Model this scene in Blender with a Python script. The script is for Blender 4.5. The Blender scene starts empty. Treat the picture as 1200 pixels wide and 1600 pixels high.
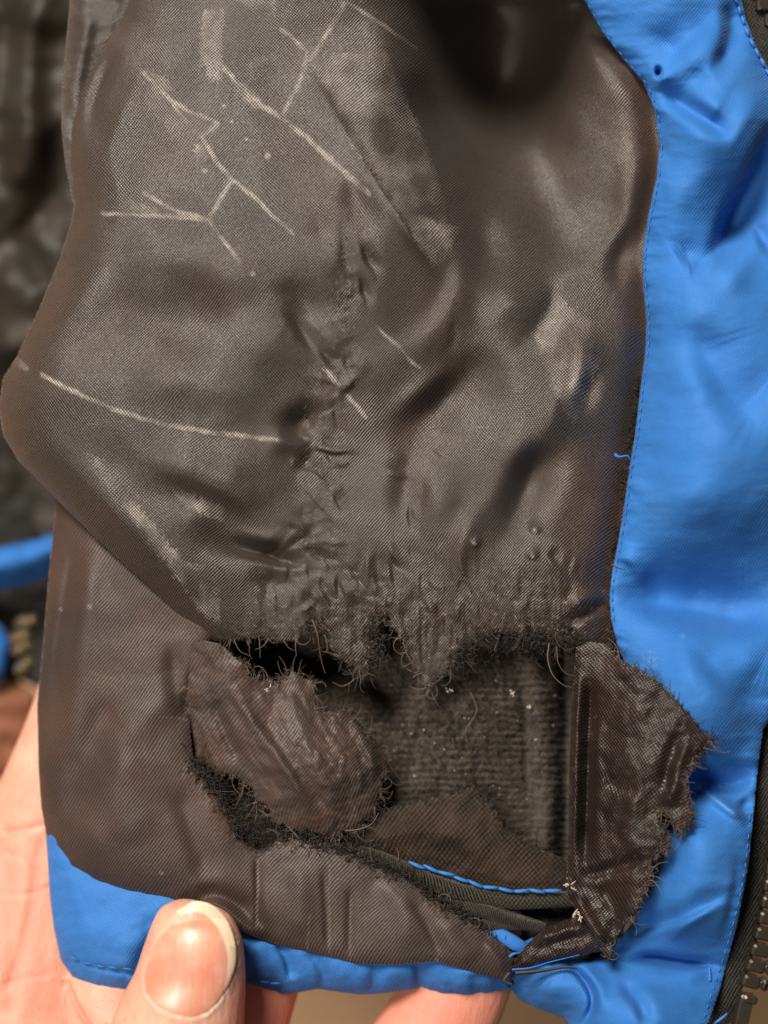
import bpy, math, random
import numpy as np
from mathutils import Vector

# ------------------------------------------------------------------ scale, camera, light
S = 0.00011                      # metres per unit of the layout plane (0.11 mm)
DU = 2364.0                      # camera height above the jacket in those units (26 cm)
sc = bpy.context.scene
C = sc.collection
random.seed(4)
RNG = np.random.default_rng(7)

cam_d = bpy.data.cameras.new('camera')
cam = bpy.data.objects.new('camera', cam_d)
C.objects.link(cam)
cam.location = (0, 0, DU * S)
cam_d.sensor_fit = 'VERTICAL'
cam_d.sensor_height = 36.0
cam_d.lens = 36.0 * DU / 1600.0
cam_d.clip_start = 0.01
cam_d.clip_end = 20
cam_d.dof.use_dof = True
cam_d.dof.focus_distance = (DU - 15) * S
cam_d.dof.aperture_fstop = 5.2
sc.camera = cam
sc.view_settings.view_transform = 'Standard'
sc.view_settings.look = 'None'
sc.view_settings.exposure = 0.0
sc.view_settings.gamma = 1.0

world = bpy.data.worlds.new('World')
sc.world = world
world.use_nodes = True
bg = world.node_tree.nodes['Background']
bg.inputs[0].default_value = (1.0, 0.90, 0.80, 1)
bg.inputs[1].default_value = 0.065


def area(name, loc, target, size, power, col):
    l = bpy.data.lights.new(name, 'AREA')
    l.shape = 'DISK'
    l.size = size
    l.energy = power
    l.color = col
    o = bpy.data.objects.new(name, l)
    C.objects.link(o)
    o.location = loc
    o.rotation_euler = (Vector(target) - Vector(loc)).to_track_quat('-Z', 'Y').to_euler()
    return o


area('ceiling_lamp', (-0.34, 0.68, 0.88), (0, -0.01, 0), 0.40, 25.0, (1.0, 0.91, 0.81))
area('room_lamp', (-0.45, -0.25, 0.9), (0, 0, 0), 0.20, 4.6, (1.0, 0.92, 0.84))

# ------------------------------------------------------------------ numeric helpers
PERM = RNG.permutation(4096)
GA = RNG.uniform(0, 2 * np.pi, 4096)
GX, GY = np.cos(GA), np.sin(GA)


def perlin(x, y, seed=0):
    xi = np.floor(x).astype(np.int64)
    yi = np.floor(y).astype(np.int64)
    fx, fy = x - xi, y - yi

    def g(ix, iy, dx, dy):
        k = PERM[(PERM[(ix + seed * 131) & 4095] + iy) & 4095]
        return GX[k] * dx + GY[k] * dy
    u = fx * fx * fx * (fx * (fx * 6 - 15) + 10)
    v = fy * fy * fy * (fy * (fy * 6 - 15) + 10)
    a = g(xi, yi, fx, fy)
    b = g(xi + 1, yi, fx - 1, fy)
    c = g(xi, yi + 1, fx, fy - 1)
    d = g(xi + 1, yi + 1, fx - 1, fy - 1)
    return (a + (b - a) * u) * (1 - v) + (c + (d - c) * u) * v


def fbm(x, y, scale, oct=4, seed=0, gain=0.5):
    r = np.zeros_like(x, dtype=float)
    a, f, t = 1.0, 1.0 / scale, 0
    for i in range(oct):
        r += a * perlin(x * f, y * f, seed + i * 7)
        t += a
        a *= gain
        f *= 2.03
    return r / t * 1.6


def cr(pts, n=8):
    """smooth curve through points of any dimension"""
    p = np.array(pts, float)
    q = np.vstack([2 * p[0] - p[1], p, 2 * p[-1] - p[-2]])
    out = []
    for i in range(1, len(q) - 2):
        for k in range(n):
            t = k / n
            a, b, c, d = q[i - 1], q[i], q[i + 1], q[i + 2]
            out.append(0.5 * ((2 * b) + (c - a) * t + (2 * a - 5 * b + 4 * c - d) * t * t + (3 * b - a - 3 * c + d) * t ** 3))
    out.append(p[-1])
    return np.array(out)


def pdist(x, y, pts):
    """distance to a polyline, position along it, signed side"""
    p = np.array(pts, float)
    seg = np.hypot(*(p[1:] - p[:-1]).T)
    tot = seg.sum()
    best = np.full(x.shape, 1e9)
    tt = np.zeros(x.shape)
    sd = np.zeros(x.shape)
    acc = 0
    for i in range(len(p) - 1):
        ax, ay = p[i]
        dx, dy = p[i + 1] - p[i]
        L2 = dx * dx + dy * dy + 1e-9
        t = np.clip(((x - ax) * dx + (y - ay) * dy) / L2, 0, 1)
        ex, ey = x - ax - t * dx, y - ay - t * dy
        d = ex * ex + ey * ey
        m = d < best
        best = np.where(m, d, best)
        tt = np.where(m, (acc + t * seg[i]) / tot, tt)
        sd = np.where(m, np.sign(dx * ey - dy * ex), sd)
        acc += seg[i]
    return np.sqrt(best), tt, sd


def crease(x, y, pts, w, amp, w2=None, taper=0.25, smooth=True):
    """a ridge (amp > 0) or valley along a line; w / w2 are the widths on its two sides"""
    pp = cr(pts, 5) if smooth and len(pts) > 2 else np.array(pts, float)
    big = 3.2 * max(w, w2 or w)
    lo, hi = pp.min(0) - big, pp.max(0) + big
    m = (x > lo[0]) & (x < hi[0]) & (y > lo[1]) & (y < hi[1])
    r = np.zeros(x.shape)
    if not m.any():
        return r
    d, t, s = pdist(x[m], y[m], pp)
    ww = np.where(s > 0, w, w2 or w)
    e = np.clip(np.minimum(t, 1 - t) / max(taper, 1e-3), 0, 1)
    e = e * e * (3 - 2 * e)
    # fade past the ends too
    r[m] = amp * np.exp(-(d / ww) ** 2) * (0.0 + e)
    return r


def mark(x, y, pts, w, smooth=False):
    pp = cr(pts, 5) if smooth and len(pts) > 2 else np.array(pts, float)
    lo, hi = pp.min(0) - 3 * w, pp.max(0) + 3 * w
    m = (x > lo[0]) & (x < hi[0]) & (y > lo[1]) & (y < hi[1])
    r = np.zeros(x.shape)
    if m.any():
        d, t, s = pdist(x[m], y[m], pp)
        r[m] = np.exp(-(d / w) ** 4)
    return r


def sstep(a, b, v):
    t = np.clip((v - a) / (b - a), 0, 1)
    return t * t * (3 - 2 * t)


def tps(ctrl):
    c = np.array(ctrl, float)
    P = c[:, :2] / 500.0
    n = len(c)
    r2 = ((P[:, None] - P[None]) ** 2).sum(-1)
    K = 0.5 * r2 * np.log(r2 + 1e-12)
    K += np.eye(n) * 0.004
    Q = np.hstack([np.ones((n, 1)), P])
    A = np.block([[K, Q], [Q.T, np.zeros((3, 3))]])
    w = np.linalg.solve(A, np.concatenate([c[:, 2], np.zeros(3)]))

    def f(x, y):
        X, Y = x / 500.0, y / 500.0
        r = w[n] + w[n + 1] * X + w[n + 2] * Y
        for i in range(n):
            d2 = (X - P[i, 0]) ** 2 + (Y - P[i, 1]) ** 2
            r = r + w[i] * 0.5 * d2 * np.log(d2 + 1e-12)
        return r
    return f


def inside_poly(x, y, poly):
    p = np.array(poly, float)
    r = np.zeros(x.shape, bool)
    j = len(p) - 1
    for i in range(len(p)):
        xi, yi, xj, yj = p[i, 0], p[i, 1], p[j, 0], p[j, 1]
        if yi != yj:
            c = ((yi > y) != (yj > y)) & (x < (xj - xi) * (y - yi) / (yj - yi) + xi)
            r ^= c
        j = i
    return r


def poly_sdf(X, Y, poly, band=70.0):
    """signed distance (negative inside), exact within band, on a regular grid"""
    xs, ys = X[0], Y[:, 0]
    d = np.full(X.shape, band)
    p = np.array(poly, float)
    n = len(p)
    for i in range(n):
        a, b = p[i], p[(i + 1) % n]
        lo, hi = np.minimum(a, b) - band, np.maximum(a, b) + band
        i0, i1 = np.searchsorted(xs, lo[0]), np.searchsorted(xs, hi[0])
        j0, j1 = np.searchsorted(ys, lo[1]), np.searchsorted(ys, hi[1])
        if i1 <= i0 or j1 <= j0:
            continue
        x, y = X[j0:j1, i0:i1], Y[j0:j1, i0:i1]
        dx, dy = b - a
        t = np.clip(((x - a[0]) * dx + (y - a[1]) * dy) / (dx * dx + dy * dy + 1e-9), 0, 1)
        e = np.hypot(x - a[0] - t * dx, y - a[1] - t * dy)
        d[j0:j1, i0:i1] = np.minimum(d[j0:j1, i0:i1], e)
    return np.where(inside_poly(X, Y, poly), -d, d)


def world_of(px, py, h):
    k = 1 - h / DU
    return np.stack([(px - 600) * k * S, (800 - py) * k * S, h * S], -1)


# ------------------------------------------------------------------ object helpers
def raw_mesh(name, V, F, smooth=True):
    me = bpy.data.meshes.new(name)
    V = np.asarray(V, np.float32)
    F = np.asarray(F, np.int32)
    k = F.shape[1]
    me.vertices.add(len(V))
    me.vertices.foreach_set('co', V.ravel())
    me.loops.add(F.size)
    me.loops.foreach_set('vertex_index', F.ravel())
    me.polygons.add(len(F))
    me.polygons.foreach_set('loop_start', np.arange(0, F.size, k, dtype=np.int32))
    if smooth:
        me.polygons.foreach_set('use_smooth', np.ones(len(F), bool))
    me.update(calc_edges=True)
    return me


def put(name, me, mat, parent=None, kind=None, label=None):
    o = bpy.data.objects.new(name, me)
    C.objects.link(o)
    if mat and not me.materials:
        me.materials.append(mat)
    if parent:
        o.parent = parent
    if kind:
        o['kind'] = kind
    if label:
        o['label'] = label
    return o


def empty(name, loc, label, cat):
    o = bpy.data.objects.new(name, None)
    C.objects.link(o)
    o.location = loc
    o['label'] = label
    o['category'] = cat
    o.empty_display_size = 0.01
    return o


def fattr(me, name, v):
    a = me.attributes.new(name, 'FLOAT', 'POINT')
    a.data.foreach_set('value', np.asarray(v, np.float32))


EDGES = {}


def sheet(name, poly, step, hfun, mat, parent, tear=None, attrs=None, warp=18.0, thick=3.0, rot=0.0, edge_key=None, label=None, bend=None):
    """a piece of cloth: outline, height field, uneven torn edge where tear(x, y) > 0"""
    p = np.array(poly, float)
    lo, hi = p.min(0) - 2 * step - 8, p.max(0) + 2 * step + 8
    xs = np.arange(lo[0], hi[0], step)
    ys = np.arange(lo[1], hi[1], step)
    X, Y = np.meshgrid(xs, ys)
    sd = poly_sdf(X, Y, poly)
    tm = tear(X, Y) if tear else np.zeros(X.shape)
    if tear:
        j = fbm(X, Y, 26, 5, 3, 0.62) * 11 + fbm(X, Y, 6, 2, 9) * 4
        sd = sd + j * tm
    gy, gx = np.gradient(sd, step)
    gl = np.hypot(gx, gy) + 1e-6
    near = (sd > 0) & (sd < step * 1.3)
    mv = np.where(near, np.clip(sd, 0, step * 1.3), 0)
    PX, PY = X - gx / gl * mv, Y - gy / gl * mv
    ok = sd < step * 0.95
    q = ok[:-1, :-1] & ok[1:, :-1] & ok[:-1, 1:] & ok[1:, 1:]
    used = np.zeros(X.shape, bool)
    used[:-1, :-1] |= q
    used[1:, :-1] |= q
    used[:-1, 1:] |= q
    used[1:, 1:] |= q
    idx = np.full(X.shape, -1, np.int64)
    idx[used] = np.arange(used.sum())
    jj, ii = np.nonzero(q)
    F = np.stack([idx[jj, ii], idx[jj + 1, ii], idx[jj + 1, ii + 1], idx[jj, ii + 1]], -1)
    x, y, s = PX[used], PY[used], np.minimum(sd[used], 0)
    h = hfun(x, y, s)
    V = world_of(x, y, h)
    me = raw_mesh(name, V, F)
    u = x + warp * fbm(x, y, 240, 3, 21) + 0.12 * h
    v = y + warp * fbm(x, y, 220, 3, 22) + 0.12 * h
    c_, s_ = math.cos(rot), math.sin(rot)
    U = np.stack([c_ * u - s_ * v, s_ * u + c_ * v], -1)
    a = me.attributes.new('weave', 'FLOAT_VECTOR', 'POINT')
    a.data.foreach_set('vector', np.concatenate([U, h[:, None]], 1).astype(np.float32).ravel())
    if attrs:
        for k, f in attrs.items():
            fattr(me, k, f(x, y, s))
    o = put(name, me, mat, parent, label=label)
    if thick:
        md = o.modifiers.new('thickness', 'SOLIDIFY')
        md.thickness = thick * S
        md.offset = -1
        md.use_rim_only = True
    if edge_key:
        b = near & used & (tm > 0.35)
        EDGES[edge_key] = (PX[b], PY[b], (gx / gl)[b], (gy / gl)[b], hfun(PX[b], PY[b], np.zeros(b.sum())))
    return o


# ------------------------------------------------------------------ materials
def newmat(name):
    m = bpy.data.materials.new(name)
    m.use_nodes = True
    nt = m.node_tree
    return m, nt, nt.nodes['Principled BSDF']


class N:
    def __init__(s, nt):
        s.nt = nt

    def node(s, t, **k):
        n = s.nt.nodes.new(t)
        for a, b in k.items():
            setattr(n, a, b)
        return n

    def val(s, sock, v):
        if hasattr(v, 'is_output') or isinstance(v, bpy.types.NodeSocket):
            s.nt.links.new(v, sock)
        else:
            sock.default_value = v

    def m(s, op, a, b=0.0, c=0.0, clamp=False):
        n = s.node('ShaderNodeMath', operation=op, use_clamp=clamp)
        s.val(n.inputs[0], a)
        s.val(n.inputs[1], b)
        s.val(n.inputs[2], c)
        return n.outputs[0]

    def mix(s, f, a, b, blend='MIX'):
        n = s.node('ShaderNodeMix', data_type='RGBA', blend_type=blend)
        s.val(n.inputs[0], f)
        s.val(n.inputs[6], a if not isinstance(a, tuple) else (*a, 1))
        s.val(n.inputs[7], b if not isinstance(b, tuple) else (*b, 1))
        return n.outputs[2]

    def attr(s, name):
        return s.node('ShaderNodeAttribute', attribute_name=name)

    def noise(s, vec, scale, detail=3, rough=0.55):
        n = s.node('ShaderNodeTexNoise')
        n.inputs['Scale'].default_value = scale
        n.inputs['Detail'].default_value = detail
        n.inputs['Roughness'].default_value = rough
        if vec is not None:
            s.nt.links.new(vec, n.inputs['Vector'])
        return n.outputs[0]

    def ramp(s, v, lo, hi):
        n = s.node('ShaderNodeMapRange', interpolation_type='SMOOTHSTEP')
        s.val(n.inputs[0], v)
        n.inputs[1].default_value = lo
        n.inputs[2].default_value = hi
        return n.outputs[0]

    def bump(s, h, dist, strength, prev=None):
        n = s.node('ShaderNodeBump')
        n.inputs['Strength'].default_value = strength
        n.inputs['Distance'].default_value = dist
        s.nt.links.new(h, n.inputs['Height'])
        if prev:
            s.nt.links.new(prev, n.inputs['Normal'])
        return n.outputs[0]


def cloth_mat(name, dark, light, worn_sheen, pu=5.0, pv=5.6, rough=0.42, spec=0.5, sheen=0.15, contrast=0.55, twill=0.5, bump=0.05, big=0.25, wrinkle=0.2):
    """woven satin: two sets of threads, rubbed or sheen-painted places paler and duller"""
    m, nt, b = newmat(name)
    n = N(nt)
    at = n.attr('weave')
    sp = n.node('ShaderNodeSeparateXYZ')
    nt.links.new(at.outputs['Vector'], sp.inputs[0])
    big_n = n.noise(at.outputs['Vector'], 0.012, 3)
    jit = n.noise(at.outputs['Vector'], 0.11, 2)
    u = n.m('MULTIPLY_ADD', jit, 1.6, sp.outputs[0])
    v = n.m('MULTIPLY_ADD', jit, 1.2, sp.outputs[1])
    a = n.m('MULTIPLY', u, 2 * math.pi / pu)
    c = n.m('MULTIPLY', v, 2 * math.pi / pv)
    plain = n.m('MULTIPLY', n.m('SINE', a), n.m('SINE', c))
    tw = n.m('SINE', n.m('ADD', a, c))
    zone = n.m('ADD', n.ramp(n.noise(at.outputs['Vector'], 0.006, 2), 0.35, 0.65), twill - 0.5, clamp=True)
    pat = n.m('ADD', n.m('MULTIPLY', tw, zone), n.m('MULTIPLY', plain, n.m('SUBTRACT', 1.0, zone)))
    slub = n.noise(at.outputs['Vector'], 0.35, 2)
    pat2 = n.m('ADD', pat, n.m('MULTIPLY', n.m('SUBTRACT', slub, 0.5), 1.6))
    wear_sheen = n.attr('wear_sheen').outputs['Fac']
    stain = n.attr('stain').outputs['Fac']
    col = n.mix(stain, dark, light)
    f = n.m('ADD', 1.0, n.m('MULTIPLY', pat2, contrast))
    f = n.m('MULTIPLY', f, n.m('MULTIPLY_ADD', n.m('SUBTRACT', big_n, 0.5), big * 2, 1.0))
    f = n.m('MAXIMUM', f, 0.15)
    ws = n.m('MULTIPLY', wear_sheen, n.m('MULTIPLY_ADD', pat2, 0.55, 0.62), clamp=True)
    col = n.mix(ws, col, worn_sheen)
    cc = n.node('ShaderNodeCombineColor')
    for k in range(3):
        nt.links.new(f, cc.inputs[k])
    col = n.mix(1.0, col, cc.outputs[0], 'MULTIPLY')
    nt.links.new(col, b.inputs['Base Color'])
    r = n.m('ADD', n.m('MULTIPLY', wear_sheen, 0.15), n.m('MULTIPLY_ADD', big_n, 0.2, rough - 0.1), clamp=True)
    nt.links.new(r, b.inputs['Roughness'])
    nt.links.new(n.m('MULTIPLY', n.m('MAXIMUM', n.m('MULTIPLY_ADD', pat2, 0.6, 0.9), 0.1), spec), b.inputs['Specular IOR Level'])
    b.inputs['Sheen Weight'].default_value = sheen
    b.inputs['Sheen Roughness'].default_value = 0.28
    b.inputs['Sheen Tint'].default_value = (1, 0.9, 0.82, 1)
    if bump:
        bn = n.bump(pat2, bump * 0.001, 0.8)
        wr = n.noise(at.outputs['Vector'], 0.035, 3, 0.5)
        bn = n.bump(wr, 0.0012, wrinkle, bn)
        nt.links.new(bn, b.inputs['Normal'])
    return m


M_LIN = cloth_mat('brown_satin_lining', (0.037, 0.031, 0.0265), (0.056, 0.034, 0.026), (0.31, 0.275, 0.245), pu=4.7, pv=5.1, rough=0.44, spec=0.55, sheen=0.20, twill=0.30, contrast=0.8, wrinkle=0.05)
M_LOW = cloth_mat('brown_twill_lining', (0.040, 0.030, 0.026), (0.066, 0.038, 0.029), (0.22, 0.185, 0.16), rough=0.50, spec=0.32, sheen=0.2, twill=1.0, pu=6.2, pv=6.8, contrast=0.26, wrinkle=0.05, bump=0.025)
M_FLAP = cloth_mat('dark_torn_lining', (0.015, 0.010, 0.009), (0.028, 0.016, 0.013), (0.17, 0.14, 0.125), rough=0.40, spec=0.42, sheen=0.03, twill=0.0, pu=5.6, pv=6.2, contrast=0.85, wrinkle=0.06)
M_FLAPB = cloth_mat('brown_torn_lining', (0.036, 0.024, 0.020), (0.058, 0.034, 0.026), (0.2, 0.165, 0.14), rough=0.48, spec=0.42, sheen=0.1, twill=0.8, pu=6.4, pv=7.0, contrast=0.3)
M_BLUE = cloth_mat('blue_nylon_shell', (0.029, 0.146, 0.44), (0.034, 0.158, 0.455), (0.20, 0.40, 0.74), pu=4.6, pv=6.0, rough=0.62, spec=0.16, sheen=0.06, contrast=0.13, twill=0.1, bump=0.03, big=0.10, wrinkle=0.10)
M_BACK = cloth_mat('olive_back_lining', (0.017, 0.015, 0.010), (0.028, 0.020, 0.014), (0.06, 0.055, 0.04), rough=0.5, spec=0.3, contrast=0.08, bump=0, big=0.1)
M_KNIT = cloth_mat('brown_knit_pocket', (0.020, 0.015, 0.011), (0.042, 0.026, 0.018), (0.12, 0.1, 0.08), pu=8.0, pv=9.0, rough=0.7, spec=0.2, contrast=0.4, twill=0.1, bump=0.12, big=0.5)
M_TAPE = cloth_mat('black_zip_tape', (0.012, 0.011, 0.009), (0.016, 0.014, 0.012), (0.1, 0.09, 0.08), pu=6.0, pv=7.0, rough=0.6, spec=0.35, contrast=0.9, twill=0.4, bump=0.12)
M_CORD = cloth_mat('grey_ribbed_binding', (0.034, 0.032, 0.024), (0.04, 0.036, 0.028), (0.12, 0.1, 0.08), pu=7.0, pv=7.0, rough=0.65, spec=0.3, contrast=0.8, twill=0.7, bump=0.2)


def fleece_mat():
    m, nt, b = newmat('black_fleece_padding')
    n = N(nt)
    at = n.attr('weave')
    f1 = n.noise(at.outputs['Vector'], 0.22, 4, 0.7)
    f2 = n.noise(at.outputs['Vector'], 0.02, 3)
    col = n.mix(n.ramp(f1, 0.3, 0.75), (0.014, 0.011, 0.007), (0.105, 0.076, 0.048))
    col = n.mix(n.ramp(f2, 0.35, 0.7), col, (0.075, 0.048, 0.030))
    sx = n.node('ShaderNodeSeparateXYZ')
    nt.links.new(at.outputs['Vector'], sx.inputs[0])
    rib = n.m('SINE', n.m('MULTIPLY_ADD', sx.outputs[1], 2 * math.pi / 11.0, n.m('MULTIPLY', n.m('SINE', n.m('MULTIPLY', sx.outputs[0], 2 * math.pi / 8.0)), 0.8)))
    col = n.mix(n.m('MULTIPLY_ADD', rib, 0.3, 0.3), col, (0.012, 0.010, 0.007))
    nt.links.new(col, b.inputs['Base Color'])
    b.inputs['Roughness'].default_value = 0.9
    b.inputs['Specular IOR Level'].default_value = 0.1
    b.inputs['Sheen Weight'].default_value = 0.15
    nt.links.new(n.bump(f1, 0.0009, 1.0), b.inputs['Normal'])
    return m


M_FLEECE = fleece_mat()


def plain_mat(name, col, rough=0.6, spec=0.3, tone=None, metal=0.0):
    m, nt, b = newmat(name)
    n = N(nt)
    tc = n.node('ShaderNodeTexCoord')
    k = n.noise(tc.outputs['Object'], 900, 3)
    c = n.mix(n.m('MULTIPLY', k, 0.6), col, tuple(x * 0.55 for x in col))
    if tone:
        c = n.mix(n.attr('tone').outputs['Fac'], c, tone)
    nt.links.new(c, b.inputs['Base Color'])
    b.inputs['Roughness'].default_value = rough
    b.inputs['Specular IOR Level'].default_value = spec
    b.inputs['Metallic'].default_value = metal
    return m


M_FIBRE = plain_mat('frayed_fibre', (0.014, 0.012, 0.011), 0.6, 0.3, tone=(0.17, 0.125, 0.10))
M_STITCH = plain_mat('blue_thread', (0.035, 0.19, 0.55), 0.6, 0.25)
M_STITCHD = plain_mat('dark_blue_thread', (0.03, 0.15, 0.48), 0.6, 0.2)
M_TOOTH = plain_mat('bronze_zip_metal', (0.045, 0.037, 0.027), 0.36, 0.5, metal=0.35)
M_GOLD = plain_mat('brass_zip_metal', (0.22, 0.165, 0.09), 0.3, 0.5, metal=0.5)
M_LINT = plain_mat('pale_lint', (0.5, 0.42, 0.36), 0.8, 0.1)
M_BROWNTH = plain_mat('brown_thread', (0.11, 0.06, 0.04), 0.5, 0.4)


def skin_mat():
    m, nt, b = newmat('skin')
    n = N(nt)
    tc = n.node('ShaderNodeTexCoord')
    o = tc.outputs['Object']
    red = n.attr('red').outputs['Fac']
    k = n.noise(o, 130, 5, 0.65)
    k2 = n.noise(o, 700, 3)
    col = n.mix(n.ramp(k, 0.3, 0.7), (0.69, 0.415, 0.295), (0.62, 0.32, 0.225))
    col = n.mix(n.m('MULTIPLY', n.ramp(k2, 0.42, 0.72), 0.5), col, (0.60, 0.28, 0.2))
    col = n.mix(red, col, (0.62, 0.185, 0.13))
    col = n.mix(n.attr('pale').outputs['Fac'], col, (0.75, 0.52, 0.41))
    nt.links.new(col, b.inputs['Base Color'])
    b.inputs['Roughness'].default_value = 0.47
    b.inputs['Specular IOR Level'].default_value = 0.4
    b.inputs['Subsurface Weight'].default_value = 0.25
    b.inputs['Subsurface Radius'].default_value = (1.0, 0.35, 0.2)
    b.inputs['Subsurface Scale'].default_value = 0.0012
    mp = n.node('ShaderNodeMapping')
    mp.inputs['Rotation'].default_value = (0, 0, 0.5)
    mp.inputs['Scale'].default_value = (1.0, 0.45, 1.0)
    nt.links.new(o, mp.inputs[0])
    bn = n.bump(n.noise(mp.outputs[0], 1500, 3, 0.6), 0.00022, 0.6)
    bn = n.bump(n.noise(mp.outputs[0], 420, 4), 0.0004, 0.5, bn)
    nt.links.new(bn, b.inputs['Normal'])
    return m


M_SKIN = skin_mat()


def nail_mat():
    m, nt, b = newmat('thumbnail')
    n = N(nt)
    tc = n.node('ShaderNodeTexCoord')
    k = n.noise(tc.outputs['Object'], 220, 3)
    col = n.mix(n.ramp(k, 0.35, 0.65), (0.58, 0.225, 0.145), (0.64, 0.30, 0.20))
    col = n.mix(n.attr('moon').outputs['Fac'], col, (0.72, 0.47, 0.38))
    col = n.mix(n.attr('free').outputs['Fac'], col, (0.78, 0.60, 0.42))
    nt.links.new(col, b.inputs['Base Color'])
    b.inputs['Roughness'].default_value = 0.4
    b.inputs['Specular IOR Level'].default_value = 0.5
    b.inputs['Subsurface Weight'].default_value = 0.15
    b.inputs['Subsurface Radius'].default_value = (1.0, 0.35, 0.2)
    b.inputs['Subsurface Scale'].default_value = 0.001
    b.inputs['Coat Weight'].default_value = 0.12
    b.inputs['Coat Roughness'].default_value = 0.16
    mp = n.node('ShaderNodeMapping')
    mp.inputs['Rotation'].default_value = (0, 0, -0.42)
    mp.inputs['Scale'].default_value = (1.0, 0.08, 1.0)
    nt.links.new(tc.outputs['Object'], mp.inputs[0])
    nt.links.new(n.bump(n.noise(mp.outputs[0], 1500, 3), 0.00012, 0.8), b.inputs['Normal'])
    return m


M_NAIL = nail_mat()


def floor_mat():
    m, nt, b = newmat('tan_floor')
    n = N(nt)
    tc = n.node('ShaderNodeTexCoord')
    mp = n.node('ShaderNodeMapping')
    mp.inputs['Scale'].default_value = (1, 12, 1)
    nt.links.new(tc.outputs['Object'], mp.inputs[0])
    k = n.noise(mp.outputs[0], 6, 5)
    nt.links.new(n.mix(n.ramp(k, 0.3, 0.7), (0.36, 0.21, 0.105), (0.43, 0.26, 0.135)), b.inputs['Base Color'])
    b.inputs['Roughness'].default_value = 0.5
    return m


# ------------------------------------------------------------------ setting
fs = 1.2
fl = raw_mesh('floor', [(-fs, -fs, 0), (fs, -fs, 0), (fs, fs, 0), (-fs, fs, 0)], [(0, 1, 2, 3)])
flo = put('floor', fl, floor_mat(), kind='structure')
flo.location = (0, 0, -0.20)

# ------------------------------------------------------------------ the jacket
jacket = empty('jacket', (0, 0, 0), 'bright blue padded jacket held open, its dark brown lining torn and frayed above the hem', 'jacket')

SEAM = [(905, -25), (912, 0), (940, 50), (975, 95), (1005, 130), (1022, 170), (1030, 230), (1025, 280), (1012, 340), (1004, 400), (1005, 450),
        (1010, 500), (1008, 550), (1000, 610), (992, 680), (985, 720), (975, 790), (965, 850), (957, 890), (952, 930), (955, 970), (965, 1010), (985, 1060), (1010, 1130),
        (1030, 1210), (1028, 1280), (1020, 1330), (1010, 1390), (990, 1440), (950, 1488), (920, 1502)]

# --- main lining panel
main_base = tps([
    (0, 620, -15), (60, 620, 30), (110, 600, 48), (250, 500, 62), (400, 300, 55), (230, 300, 38), (110, 250, -25), (150, 330, 12), (190, 30, -35), (260, 120, 12), (350, 50, 20),
    (480, 60, 20), (560, 160, 34), (660, 300, 38), (600, 500, 36), (480, 700, 22), (330, 740, 52), (180, 720, 45), (260, 870, 35), (90, 500, 22),
    (325, 985, -14), (300, 940, 8), (450, 950, 4), (600, 950, 6), (750, 950, 6), (880, 985, 0), (960, 960, -24), (660, 30, -40), (640, 110, 10), (770, 10, -260), (775, 60, -250),
    (785, 130, -290), (812, 205, -190), (880, 40, -170), (930, 90, -50), (880, 180, -90), (770, -60, -120), (775, -150, 210), (620, -130, 120), (915, -130, 0), (350, -150, 20), (780, -260, 200), (990, 190, -40), (1010, 300, -24), (900, 300, -52), (850, 400, -30), (790, 500, 12),  # points above the top edge: unseen overhang raised to shade the hollow
    (930, 520, 4), (990, 620, -24), (850, 640, 22), (760, 640, 10), (975, 750, -24), (940, 850, -18), (860, 880, 16), (700, 820, 18), (560, 820, 20)])

PUCK = [(578, 385), (560, 430), (535, 500), (512, 560), (500, 620), (482, 690), (495, 760), (480, 840), (500, 900), (490, 960)]
PUCK2 = [(540, 370), (540, 420), (525, 480), (545, 560), (530, 650), (520, 740), (520, 830), (530, 900), (560, 950)]
PUCK3 = [(712, 450), (708, 520), (695, 600), (680, 680), (660, 760), (650, 850), (645, 930), (650, 990)]


SNAGS = []
_r = random.Random(11)
for _p, _n in ((PUCK, 34), (PUCK2, 34), (PUCK3, 12)):
    _q = cr(_p, 8)
    for _k in range(_n):
        _t = _r.random() ** 0.55
        _c = _q[int(_t * (len(_q) - 1))]
        _a = _r.choice((0.65, -0.75, 1.35, 0.15, 0.9)) + _r.gauss(0, 0.25)
        SNAGS.append((_c[0] + _r.gauss(0, 9 + 24 * _t), _c[1] + _r.gauss(0, 10), _r.uniform(7, 22), _a, _r.choice((-1, -1, 1)) * _r.uniform(1.2, 4.4) * (0.55 + 0.6 * _t), _r.uniform(2.6, 4.6)))
for _k in range(42):
    SNAGS.append((_r.uniform(420, 900), 975 - abs(_r.gauss(0, 55)), _r.uniform(8, 22), 1.5 + _r.gauss(0, 0.35), _r.choice((-1, 1)) * _r.uniform(1.2, 4), _r.uniform(2.6, 4.2)))
SNAGS += [(575, 405, 22, 1.1, -10, 5), (568, 455, 16, 1.3, -8, 4), (512, 560, 20, 0.8, -9, 5), (545, 602, 14, -0.7, 7, 5), (520, 705, 26, 0.1, 8, 4), (470, 845, 26, -0.6, -9, 5), (500, 870, 24, 0.3, -9, 5), (480, 720, 18, -0.9, -8, 5), (445, 880, 22, 0.2, -8, 5),
          (835, 828, 8, 0.3, 7, 5), (832, 868, 9, 0.1, 6, 5), (742, 850, 6, 0.5, 6, 4), (865, 870, 8, 0.8, -6, 5)]


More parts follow.
